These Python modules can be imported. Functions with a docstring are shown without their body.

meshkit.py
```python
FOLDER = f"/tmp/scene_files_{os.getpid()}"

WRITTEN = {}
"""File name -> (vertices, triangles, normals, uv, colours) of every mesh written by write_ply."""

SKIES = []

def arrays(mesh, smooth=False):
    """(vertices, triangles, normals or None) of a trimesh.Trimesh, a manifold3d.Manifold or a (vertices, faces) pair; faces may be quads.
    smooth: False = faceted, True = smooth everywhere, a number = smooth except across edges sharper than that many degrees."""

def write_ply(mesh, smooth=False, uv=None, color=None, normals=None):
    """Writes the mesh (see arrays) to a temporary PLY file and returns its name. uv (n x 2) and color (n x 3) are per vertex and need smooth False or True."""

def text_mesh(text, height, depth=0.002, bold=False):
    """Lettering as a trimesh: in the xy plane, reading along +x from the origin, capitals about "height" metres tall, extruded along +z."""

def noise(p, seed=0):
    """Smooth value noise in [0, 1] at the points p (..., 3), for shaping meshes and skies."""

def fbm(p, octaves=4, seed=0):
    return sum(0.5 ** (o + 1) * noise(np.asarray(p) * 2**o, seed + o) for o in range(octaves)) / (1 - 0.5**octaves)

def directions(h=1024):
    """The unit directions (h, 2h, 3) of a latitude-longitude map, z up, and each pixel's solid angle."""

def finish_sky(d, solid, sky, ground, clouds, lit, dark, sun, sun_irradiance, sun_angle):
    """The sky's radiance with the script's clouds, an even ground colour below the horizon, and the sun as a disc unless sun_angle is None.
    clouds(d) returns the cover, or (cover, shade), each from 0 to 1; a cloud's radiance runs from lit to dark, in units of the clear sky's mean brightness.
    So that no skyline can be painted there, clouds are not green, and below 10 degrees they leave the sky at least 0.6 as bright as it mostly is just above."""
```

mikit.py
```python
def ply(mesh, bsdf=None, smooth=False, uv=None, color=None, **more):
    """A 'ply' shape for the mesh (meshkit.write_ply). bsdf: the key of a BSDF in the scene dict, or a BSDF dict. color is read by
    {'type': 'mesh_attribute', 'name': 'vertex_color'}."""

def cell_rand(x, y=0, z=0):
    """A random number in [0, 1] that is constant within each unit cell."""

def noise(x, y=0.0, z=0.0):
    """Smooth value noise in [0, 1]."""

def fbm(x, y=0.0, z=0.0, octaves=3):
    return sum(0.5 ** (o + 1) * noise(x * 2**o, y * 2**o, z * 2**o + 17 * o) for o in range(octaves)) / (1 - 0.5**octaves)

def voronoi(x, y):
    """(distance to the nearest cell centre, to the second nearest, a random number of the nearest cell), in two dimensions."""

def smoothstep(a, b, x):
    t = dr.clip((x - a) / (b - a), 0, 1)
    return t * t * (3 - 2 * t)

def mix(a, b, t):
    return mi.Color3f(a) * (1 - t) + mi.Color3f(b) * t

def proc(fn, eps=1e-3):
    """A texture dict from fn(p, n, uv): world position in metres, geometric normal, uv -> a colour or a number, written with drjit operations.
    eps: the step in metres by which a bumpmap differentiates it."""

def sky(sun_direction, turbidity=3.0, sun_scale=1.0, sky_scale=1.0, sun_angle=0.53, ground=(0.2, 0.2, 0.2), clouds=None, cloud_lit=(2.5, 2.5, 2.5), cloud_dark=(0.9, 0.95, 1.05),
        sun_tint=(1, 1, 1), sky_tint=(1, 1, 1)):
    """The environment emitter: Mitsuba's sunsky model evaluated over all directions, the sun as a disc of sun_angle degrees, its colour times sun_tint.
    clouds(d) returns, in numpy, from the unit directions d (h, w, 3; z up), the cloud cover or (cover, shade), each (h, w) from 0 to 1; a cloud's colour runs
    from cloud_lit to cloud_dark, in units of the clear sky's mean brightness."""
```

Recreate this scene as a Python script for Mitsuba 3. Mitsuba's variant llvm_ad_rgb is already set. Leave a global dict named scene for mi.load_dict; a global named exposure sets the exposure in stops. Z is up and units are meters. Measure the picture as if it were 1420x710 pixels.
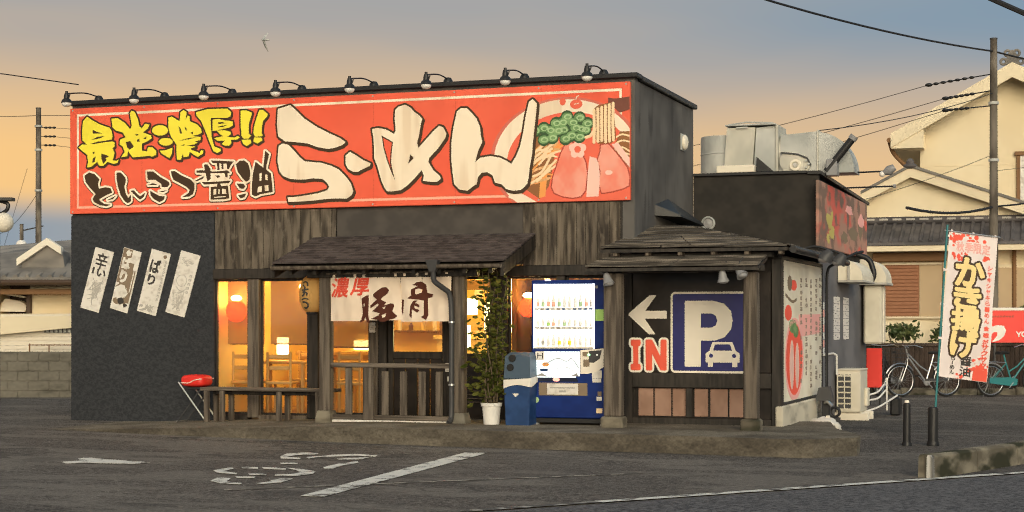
import math, random
import numpy as np, trimesh, drjit as dr, mitsuba as mi, mikit, meshkit
from shapely.geometry import Polygon, LineString, Point, box as sbox, MultiPolygon
from shapely import affinity, union_all
from mikit import noise, fbm, mix, smoothstep, cell_rand
T = mi.ScalarTransform4f
random.seed(7); RNG = np.random.default_rng(7)
scene, labels = {}, {}
PI = math.pi
# ------------------------------------------------------------------ camera, sky, light, exposure
VIEW = math.radians(19.3)
FWD = np.array([-math.sin(VIEW), math.cos(VIEW), 0.0]); EYE = np.array([6.36, -21.29, 1.47])
scene['camera'] = {'type': 'perspective', 'fov': 33.69, 'fov_axis': 'x', 'near_clip': 0.1, 'far_clip': 3000.0,
                   'principal_point_offset_y': -0.1338,
                   'to_world': T().look_at(origin=EYE.tolist(), target=(EYE + FWD).tolist(), up=[0, 0, 1])}

def cloud_cover(d):
    """An evening sky veiled by thin cloud: a warm band low over the houses (lit), blue-grey above and right at the horizon (shade)."""
    el = np.degrees(np.arcsin(np.clip(d[..., 2], -1, 1)))
    az = np.degrees(np.arctan2(-d[..., 0], d[..., 1]))          # 0 = north, + to the left
    n = meshkit.fbm(np.stack([d[..., 0] * 4, d[..., 1] * 4, d[..., 2] * 20], -1), 4, 3) - .5
    left = np.clip((az - 17) / 20, 0, 1); right = np.clip((19 - az) / 22, 0, 1)
    e = el + n * 2.0
    S = lambda a, b, x: (lambda t: t * t * (3 - 2 * t))(np.clip((x - a) / (b - a), 0, 1))
    hi = S(5.4 - .5 * right, 11.0 - 1.4 * right, e)
    lo = 1 - S(2.2 + .9 * left, 4.9 - .3 * left, e)
    base = .26 - .19 * left
    shade = base + (.74 + .26 * right - base) * hi
    shade = np.maximum(shade, base + (.50 + .38 * left - base) * lo)
    return np.ones_like(el), np.clip(shade + n * .10, 0, 1)

SUN = (0.34, -0.84, 0.25)                                          # low behind the camera and veiled: soft frontal light
scene['sky'] = mikit.sky(SUN, turbidity=4, sun_scale=.36, sky_scale=.47, sun_angle=42, clouds=cloud_cover, cloud_lit=(3.15, 1.90, .70), cloud_dark=(.50, .92, 1.32), sun_tint=(.90, 1.12, 1.62))
scene['sky']['sampling_weight'] = 30.0
exposure = 3.3
LAMP, GLOW = 3.1, 0.34
            # warm lamps of the shop; display of the vending machine

# ------------------------------------------------------------------ materials
def solid(name, col, rough=.7, **kw):
    d = {'type': 'principled', 'base_color': {'type': 'rgb', 'value': list(col)} if not isinstance(col, dict) else col, 'roughness': rough, 'specular': kw.pop('spec', .4)}
    d.update(kw); scene[name] = {'type': 'twosided', 'bsdf': d}
    return name

def bumped(name, col, h, scale, rough=.8, spec=.3, eps=2e-3):
    scene[name] = {'type': 'twosided', 'bsdf': {'type': 'bumpmap', 'arbitrary': mikit.proc(h, eps), 'scale': scale,
                   'bsdf': {'type': 'principled', 'base_color': col if isinstance(col, dict) else {'type': 'rgb', 'value': list(col)}, 'roughness': rough, 'specular': spec}}}
    return name

def grainy(a, b, sx, sy, sz, lo=.3, hi=.7, oct=4):
    return mikit.proc(lambda p, n, uv: mix(a, b, smoothstep(lo, hi, fbm(p.x * sx, p.y * sy, p.z * sz, oct))))

stucco_h = lambda p, n, uv: fbm(p.x * 22, p.y * 22, p.z * 22, 3)
bumped('m_black_wall', mikit.proc(lambda p, n, uv: mix((.019, .0215, .026), (.038, .041, .046), smoothstep(.2, .8, .55 * noise(p.x * 61, p.y * 61, p.z * 61) + .45 * noise(p.x * 29, p.y * 29, p.z * 26))) * (.85 + .3 * fbm(p.x * 1.7, p.y, p.z * .6, 3))), stucco_h, .012, .75)
bumped('m_grey_wall', mikit.proc(lambda p, n, uv: mix(mix((.075, .070, .066), (.125, .117, .108), smoothstep(.3, .7, fbm(p.x * 2, p.y * 2, p.z * 1.2, 4))), (.04, .037, .035),
       .7 * smoothstep(.52, .72, fbm(p.y * 5 + 3, p.z * .8, 4, 3)) * smoothstep(.45, .6, fbm(p.y * 1.3, p.z * 1.1, 9, 3)))), stucco_h, .012, .8)
bumped('m_brown_wall', grainy((.056, .050, .046), (.078, .069, .062), 5, 5, 4.2), stucco_h, .008, .8)
bumped('m_annex_wall', grainy((.022, .020, .018), (.033, .029, .025), 5, 5, 4.2), stucco_h, .01, .85)
bumped('m_bluegrey_wall', grainy((.11, .108, .115), (.17, .165, .170), 2, 1.2, 1.5), stucco_h, .006, .8)
wood_h = lambda p, n, uv: fbm(p.x * 40, p.y * 40, p.z * 2.2, 3)
wood_hx = lambda p, n, uv: fbm(p.x * 2.2, p.y * 40, p.z * 60, 3)
for i, (a, b) in enumerate([((.043, .035, .027), (.145, .120, .092)), ((.050, .040, .030), (.165, .136, .103)), ((.037, .030, .024), (.128, .106, .082))]):
    bumped(f'm_clad_{i}', mikit.proc(lambda p, n, uv, a=a, b=b: mix(mix(a, b, smoothstep(.28, .68, fbm(p.x * 21, p.y * 21, p.z * 1.9, 4))), (.22, .185, .145), .4 * smoothstep(.56, .76, fbm(p.x * 17, p.y * 9, p.z * 7, 3)))), wood_h, .02, .9)
bumped('m_post', grainy((.060, .048, .038), (.155, .128, .100), 30, 30, 1.5), wood_h, .01, .8)
bumped('m_rail', grainy((.060, .048, .038), (.165, .138, .110), 1.8, 30, 34), wood_hx, .008, .8)
solid('m_dark_wood', grainy((.012, .010, .008), (.034, .027, .021), 24, 24, 2), .55)
bumped('m_shingle', grainy((.034, .027, .025), (.072, .058, .054), 9, 9, 9), lambda p, n, uv: fbm(p.x * 60, p.y * 20, p.z * 20, 2), .006, .85)
bumped('m_old_board', grainy((.040, .035, .030), (.20, .175, .145), 3.0, 26, 30, .38, .78), wood_hx, .01, .85)
def asphalt_col(p, n, uv):
    g = mix((.032, .028, .025), (.112, .099, .088), smoothstep(.15, .85, .5 * noise(p.x * 31, p.y * 31, 1) + .5 * noise(p.x * 67, p.y * 67, 4)))
    g = mix(g, (.19, .172, .152), .7 * smoothstep(.80, .92, noise(p.x * 44 + 7, p.y * 44, 9)))
    g = g * (.74 + .50 * fbm(p.x * .45, p.y * .8, 5, 4))
    dusty = smoothstep(.52, .66, fbm(p.x * .9 + 31, p.y * 2.6 + 4, 2, 4)) + .9 * smoothstep(.46, .58, fbm(p.x * 1.4, p.y * 3, 8, 4)) * smoothstep(.55, .1, dr.abs(p.y + 3.15 + .17 * (p.x - 1.5))) * smoothstep(3.2, 1.2, dr.abs(p.x - 1.9))
    g = mix(g, (.175, .158, .138), .36 * dr.minimum(dusty, 1.0))                                     # sand and dust worn patches
    crack = smoothstep(.016, .004, dr.abs(fbm(p.x * .55 + 3, p.y * .75, 7, 4) - .5)) * smoothstep(.42, .56, fbm(p.x * .35 + 11, p.y * .35, 3, 2))
    g = mix(g, (.018, .017, .016), .5 * crack)                                                      # cracks
    oil = smoothstep(.70, .80, fbm(p.x * 1.1 + 5, p.y * 1.6 + 8, 6, 3))
    return mix(g, (.026, .025, .024), .35 * oil)                                                     # oil drips
asph_h = lambda p, n, uv: fbm(p.x * 55, p.y * 55, 3, 2)
bumped('m_asphalt', mikit.proc(asphalt_col), asph_h, .010, .8, .35)
bumped('m_road', mikit.proc(lambda p, n, uv: mix((.028, .027, .029), (.115, .110, .112), smoothstep(.15, .85, .5 * noise(p.x * 31, p.y * 31, 1) + .5 * noise(p.x * 67, p.y * 67, 4))) * (.8 + .4 * fbm(p.x * .6, p.y * .6, 2, 3))), asph_h, .008, .75, .35)
def concrete_col(p, n, uv):
    c = mix((.070, .060, .047), (.135, .118, .092), smoothstep(.25, .75, fbm(p.x * 2.3, p.y * 2.3, p.z * 4, 4)))
    return c * (.45 + 1.1 * (.5 * noise(p.x * 28, p.y * 28, p.z * 28) + .5 * noise(p.x * 60, p.y * 60, p.z * 60)))
bumped('m_pavement', mikit.proc(concrete_col), asph_h, .006, .85, .25)
def kerb_col(p, n, uv):
    c = mix((.11, .096, .072), (.23, .205, .155), smoothstep(.3, .7, fbm(p.x * 5, p.y * 5, p.z * 7, 4)))
    return mix(c, (.035, .035, .022), smoothstep(.50, .64, fbm(p.x * 2.2 + 5, p.y * 2.2, p.z * 3.5, 4)))
bumped('m_kerb', mikit.proc(kerb_col), asph_h, .01, .9, .2)
bumped('m_found', grainy((.50, .46, .37), (.27, .25, .20), 3, 2.2, 4, .45, .75), asph_h, .006, .9, .2)
bumped('m_block', mikit.proc(lambda p, n, uv: mix(mix((.125, .115, .092), (.215, .20, .165), .5 * fbm(p.x * 3, p.y * 3, p.z * 5, 4) + .5 * noise(p.x * 22, p.y * 22, p.z * 22)), (.075, .070, .055), .7 * smoothstep(.50, .74, fbm(p.x * 2.5 + 7, p.y, p.z * 5.1, 4)))), asph_h, .006, .9, .2)
def paint_fn(p, n, uv):
    return smoothstep(.30, .56, fbm(p.x * 11, p.y * 11, 6, 4) + .075)
scene['m_road_paint'] = {'type': 'twosided', 'bsdf': {'type': 'blendbsdf', 'weight': mikit.proc(paint_fn),
    'a': {'type': 'principled', 'base_color': {'type': 'rgb', 'value': [.072, .067, .062]}, 'roughness': .8, 'specular': .3},
    'b': {'type': 'principled', 'base_color': {'type': 'rgb', 'value': [.50, .49, .45]}, 'roughness': .7, 'specular': .3}}}
scene['m_faint_paint'] = {'type': 'twosided', 'bsdf': {'type': 'blendbsdf', 'weight': mikit.proc(lambda p, n, uv: smoothstep(.50, .66, fbm(p.x * 9, p.y * 9, 6, 4))),
    'a': {'type': 'principled', 'base_color': {'type': 'rgb', 'value': [.072, .067, .062]}, 'roughness': .8, 'specular': .3}, 'b': {'type': 'principled', 'base_color': {'type': 'rgb', 'value': [.24, .23, .21]}, 'roughness': .7, 'specular': .3}}}
solid('m_banner_red', mikit.proc(lambda p, n, uv: mix((.76, .098, .050), (.84, .150, .082), fbm(p.x * 1.3, p.y, p.z * 1.1, 3))), .45, spec=.3)
solid('m_cream_print', mikit.proc(lambda p, n, uv: mix((.86, .74, .57), (.74, .59, .42), .8 * smoothstep(.53, .72, fbm(p.x * 7, p.y, p.z * .7, 3)))), .5)
solid('m_brown_print', (.050, .026, .010), .6)
solid('m_yellow_print', (.86, .74, .055), .5)
solid('m_pink_line', (.88, .42, .30), .5)
solid('m_bowl_in', (.78, .135, .075), .5); solid('m_bowl_shadow', (.62, .15, .10), .5)
solid('m_noodle', grainy((.78, .48, .24), (.62, .30, .11), 30, 5, 6), .5); solid('m_noodle_dark', (.28, .11, .035), .6)
solid('m_orange_print', (.82, .33, .085), .5)
solid('m_noodle_pale', (.85, .64, .40), .5)
solid('m_meat', grainy((.80, .20, .13), (.84, .36, .27), 3.5, 3, 2.5), .5); solid('m_meat_pale', (.86, .55, .46), .5); solid('m_meat_dark', (.42, .06, .035), .5)
solid('m_scallion', grainy((.10, .22, .075), (.20, .36, .14), 12, 12, 12), .5); solid('m_scallion_dark', (.035, .085, .030), .5); solid('m_scallion_pale', (.36, .52, .27), .5)
solid('m_white_paint', (.76, .73, .68), .5); solid('m_offwhite', (.79, .73, .62), .5)
solid('m_paper', grainy((.70, .67, .61), (.52, .48, .42), 14, 14, 14, .45, .75), .8); solid('m_ink', (.040, .036, .033), .7); solid('m_grey_ink', (.40, .38, .34), .8); solid('m_ink_brown', (.22, .165, .11), .7)
solid('m_black_metal', (.018, .018, .019), .45); solid('m_dark_grey', (.05, .05, .052), .5)
solid('m_steel', (.55, .55, .54), .35, metallic=.8); solid('m_chrome', (.7, .7, .7), .22, metallic=1.0)
solid('m_galv', grainy((.33, .345, .33), (.46, .465, .44), 2.5, 2.5, 1.6), .55, metallic=.1); solid('m_galv_warm', grainy((.40, .395, .345), (.53, .51, .44), 2.5, 2.5, 1.6), .55, metallic=.1)
solid('m_cream_plastic', grainy((.62, .57, .45), (.70, .65, .53), 3, 3, 3), .5)
solid('m_lamp_grey', (.24, .24, .245), .4)
solid('m_red_plastic', (.70, .030, .022), .35); solid('m_red_sign', (.82, .055, .040), .5)
solid('m_blue', grainy((.003, .018, .125), (.005, .026, .165), 6, 6, 6), .45, spec=.25); solid('m_blue_dark', (.007, .012, .036), .4); solid('m_blue_bin', grainy((.010, .040, .125), (.016, .055, .165), 8, 8, 8), .5); solid('m_bin_grey', (.052, .085, .125), .5); solid('m_chop', (.17, .055, .035), .5)
solid('m_sign_blue', (.016, .018, .13), .35, spec=.6); solid('m_sign_red', (.80, .115, .065), .4)
solid('m_dark_panel', grainy((.014, .011, .009), (.026, .020, .016), 4, 4, 4), .3, spec=.5)
solid('m_tan_panel', grainy((.25, .145, .100), (.33, .20, .145), 5, 5, 3), .7)
solid('m_green_label', (.36, .60, .16), .5); solid('m_pot', (.74, .72, .67), .4)
solid('m_house', grainy((.70, .59, .39), (.78, .68, .48), .9, .9, .7), .9); solid('m_house_pale', (.75, .65, .46), .85); solid('m_house_white', (.76, .70, .58), .85)
solid('m_roof_tile', grainy((.055, .052, .056), (.11, .10, .10), 2.5, 2.5, 2.5), .6); solid('m_tile_edge', (.42, .40, .36), .7)
solid('m_roof_grey', grainy((.10, .095, .09), (.22, .20, .175), 1.6, 1.6, 2.5), .7); solid('m_orange_roof', (.42, .15, .06), .8)
solid('m_shutter', (.30, .135, .070), .7); solid('m_shutter_pale', (.48, .36, .22), .7)
solid('m_fence', grainy((.028, .019, .014), (.060, .040, .030), 6, 6, 2), .8)
bumped('m_pole', grainy((.085, .072, .058), (.19, .165, .135), 7, 7, 2), stucco_h, .01, .9); solid('m_wire', (.02, .02, .022), .6)
solid('m_teal', (.030, .19, .20), .4); solid('m_rubber', (.016, .016, .016), .8)
solid('m_faded_red', mikit.proc(lambda p, n, uv: mix(mix((.58, .12, .09), (.40, .22, .165), smoothstep(.34, .58, fbm(p.y * 1.5, p.z * 3.5, 3, 4))), (.20, .13, .10), smoothstep(.5, .70, fbm(p.y * 3.2 + 9, p.z * 5, 1, 4)))), .7)
solid('m_menu_ink', (.26, .20, .15), .8); solid('m_menu', grainy((.80, .74, .60), (.68, .61, .48), 3, 3, 3), .7); solid('m_faded_yellow', (.50, .42, .13), .7)
scene['m_leaf'] = {'type': 'principledthin', 'base_color': grainy((.050, .066, .014), (.170, .180, .050), 17, 17, 17), 'roughness': .5, 'diff_trans': .9}
solid('m_leaf_hedge', grainy((.03, .055, .015), (.12, .14, .05), 9, 9, 9), .6); solid('m_stem', (.10, .075, .045), .8); solid('m_soil', (.03, .022, .016), .9)
solid('m_cloth', grainy((.78, .67, .55), (.70, .58, .46), 3, 3, 3), .9, spec=.1); solid('m_cloth_red', (.66, .085, .055), .9, spec=.1); solid('m_cloth_brown', (.085, .030, .020), .9, spec=.1)
solid('m_flag', (.78, .70, .68), .8, spec=.1); solid('m_flag_pink', (.80, .40, .36), .8); solid('m_flag_red', (.80, .11, .070), .8); solid('m_flag_yellow', (.84, .66, .30), .8)
solid('m_bag', (.72, .68, .60), .5); solid('m_bag_yellow', (.60, .42, .14), .5)
# inside of the shop
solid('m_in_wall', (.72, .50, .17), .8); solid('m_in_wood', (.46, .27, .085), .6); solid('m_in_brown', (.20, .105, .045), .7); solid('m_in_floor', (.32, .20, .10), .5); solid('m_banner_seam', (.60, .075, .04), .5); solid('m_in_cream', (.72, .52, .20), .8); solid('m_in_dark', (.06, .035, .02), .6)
scene['m_pane'] = {'type': 'thindielectric', 'int_ior': 1.5, 'ext_ior': 1.0}
scene['m_screen'] = {'type': 'mask', 'opacity': .86, 'bsdf': {'type': 'principledthin', 'base_color': {'type': 'rgb', 'value': [.30, .17, .085]}, 'roughness': .8, 'diff_trans': .7}}
scene['m_lantern_paper'] = {'type': 'principledthin', 'base_color': {'type': 'rgb', 'value': [.72, .46, .17]}, 'roughness': .8, 'diff_trans': 1.0}
scene['m_lantern_red'] = {'type': 'principledthin', 'base_color': {'type': 'rgb', 'value': [.75, .09, .04]}, 'roughness': .8, 'diff_trans': 1.0}

# ------------------------------------------------------------------ helpers
def cat(ms): return trimesh.util.concatenate([m for m in ms if m is not None and len(m.faces)])
def newkey(base):
    k, i = base, 0
    while k in USED:
        i += 1; k = f'{base}_{i:03d}'
    USED.add(k); return k
USED = set()
def thing(name, label, category, group=None, kind=None):
    k = newkey(name); labels[k] = {'label': label, 'category': category}
    if group: labels[k]['group'] = group
    return k
def add(name, mesh, mat, parent=None, smooth=False, label=None, category=None, group=None, kind=None, **kw):
    k = newkey((parent + '__' if parent else '') + name)
    if isinstance(mesh, dict): scene[k] = mesh
    else: scene[k] = mikit.ply(mesh, mat, smooth, **kw)
    d = {a: b for a, b in (('label', label), ('category', category), ('group', group), ('kind', kind)) if b}
    if d: labels[k] = d
    return k
def box(x0, x1, y0, y1, z0, z1):
    m = trimesh.creation.box((x1 - x0, y1 - y0, z1 - z0)); m.apply_translation(((x0 + x1) / 2, (y0 + y1) / 2, (z0 + z1) / 2)); return m
def bev(x0, x1, y0, y1, z0, z1, c=.008):
    c = min(c, .4 * min(x1 - x0, y1 - y0, z1 - z0)); P = []
    for a in (0, 1):
        for b in (0, 1):
            for d in (0, 1):
                q = np.array([(x0, x1)[a], (y0, y1)[b], (z0, z1)[d]]); s = np.array([1 - 2 * a, 1 - 2 * b, 1 - 2 * d])
                for k in range(3):
                    o = s * c; o[k] = 0; P.append(q + o)
    return trimesh.convex.convex_hull(np.array(P))
def hull(pts): return trimesh.convex.convex_hull(np.array(pts, float))
def cyl(p, q, r, n=12, r2=None):
    return tube([p, q], [r, r if r2 is None else r2], n)
def tube(pts, r, n=10):
    p = np.asarray(pts, float); r = np.broadcast_to(r, (len(p),)).astype(float)
    t = np.gradient(p, axis=0); t /= np.linalg.norm(t, axis=1, keepdims=True) + 1e-12
    a = np.cross(t[0], [0, 0, 1.0] if abs(t[0][2]) < .9 else [1.0, 0, 0]); a /= np.linalg.norm(a)
    rings = []
    for i in range(len(p)):
        a = a - t[i] * (a @ t[i]); a /= np.linalg.norm(a); b = np.cross(t[i], a)
        g = np.arange(n) * 2 * PI / n
        rings.append(p[i] + r[i] * (np.cos(g)[:, None] * a + np.sin(g)[:, None] * b))
    v = np.vstack(rings + [p[:1], p[-1:]]); f = []; N = len(p) * n
    for i in range(len(p) - 1):
        for j in range(n):
            A, B = i * n + j, i * n + (j + 1) % n
            f += [[A, B, B + n], [A, B + n, A + n]]
    for j in range(n):
        f += [[N, (j + 1) % n, j], [N + 1, N - n + j, N - n + (j + 1) % n]]
    m = trimesh.Trimesh(v, f, process=False); trimesh.repair.fix_normals(m); return m
def bend(pts, n=4, r=.35):
    """Rounds the corners of a polyline."""
    p = np.asarray(pts, float); out = [p[0]]
    for i in range(1, len(p) - 1):
        a, b = p[i] + (p[i - 1] - p[i]) * r, p[i] + (p[i + 1] - p[i]) * r
        for s in np.linspace(0, 1, n + 1): out.append((1 - s) ** 2 * a + 2 * s * (1 - s) * p[i] + s * s * b)
    return np.array(out + [p[-1]])
def lathe(prof, c=(0, 0, 0), n=20):
    m = trimesh.creation.revolve(np.array(prof, float), sections=n); m.apply_translation(c); trimesh.repair.fix_normals(m); return m
def ball(c, r, s=(1, 1, 1), sub=2):
    m = trimesh.creation.icosphere(sub, 1.0); m.apply_scale(np.array(s) * r); m.apply_translation(c); return m
class Frame:
    """A plane in the place: origin, axis along x, axis along y; normal = x cross y."""
    def __init__(self, o, ex=(1, 0, 0), ey=(0, 0, 1)):
        self.o, self.ex, self.ey = np.array(o, float), np.array(ex, float), np.array(ey, float)
        self.n = np.cross(self.ex, self.ey); self.n /= np.linalg.norm(self.n)
        self.M = np.eye(4); self.M[:3, 0], self.M[:3, 1], self.M[:3, 2], self.M[:3, 3] = self.ex, self.ey, self.n, self.o
    def prism(self, poly, h0, h1):
        if poly.is_empty: return None
        ms = []
        for g in getattr(poly, 'geoms', [poly]):
            if g.geom_type == 'Polygon' and g.area > 1e-7:
                m = trimesh.creation.extrude_polygon(g, h1 - h0, engine='earcut'); m.apply_translation((0, 0, h0)); m.apply_transform(self.M); ms.append(m)
        return cat(ms) if ms else None
XZ = Frame((0, 0, 0))
def poly(flat, s=.001): return Polygon(np.array(flat, float).reshape(-1, 2) * s).buffer(0)
def art(k):
    p, h = ART[k]; return union_all([poly(q) for q in p]), (union_all([poly(q) for q in h]) if h else Polygon())
def glyph(ch, size=1.0):
    u = union_all([Polygon(np.array(g[0]).reshape(-1, 2), [np.array(x).reshape(-1, 2) for x in g[1:]]).buffer(0) for g in GLYPH[ch]])
    return affinity.scale(u, size / 100, size / 100, origin=(0, 0))
def put(g, x, y, sx=1, sy=1, rot=0, shear=0):
    g = affinity.scale(g, sx, sy, origin=(0, 0))
    if shear: g = affinity.skew(g, shear, 0, origin=(0, 0))
    if rot: g = affinity.rotate(g, rot, origin=(0, 0))
    return affinity.translate(g, x, y)
def fit(g, x0, y0, x1, y1):
    a, b, c, d = g.bounds; s, t = (x1 - x0) / (c - a), (y1 - y0) / (d - b)
    return affinity.affine_transform(g, [s, 0, 0, t, x0 - a * s, y0 - b * t])
def quadmesh(fn, nu, nv, thick=0.0):
    """A grid surface fn(u, v) -> point for u, v in 0..1."""
    u, v = np.meshgrid(np.linspace(0, 1, nu + 1), np.linspace(0, 1, nv + 1), indexing='ij')
    P = np.array([fn(a, b) for a, b in zip(u.ravel(), v.ravel())]); f = []
    for i in range(nu):
        for j in range(nv):
            a = i * (nv + 1) + j; f += [[a, a + nv + 1, a + nv + 2], [a, a + nv + 2, a + 1]]
    return trimesh.Trimesh(P, f, process=False)
def warp(m, fn, size=.08):
    v, f = trimesh.remesh.subdivide_to_size(m.vertices, m.faces, size, max_iter=12)
    return trimesh.Trimesh(np.array([fn(q) for q in v]), f, process=False)
def moved(m, o, ang=0.0):
    m = m.copy(); m.apply_transform(trimesh.transformations.rotation_matrix(ang, [0, 0, 1])); m.apply_translation(o); return m

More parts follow.
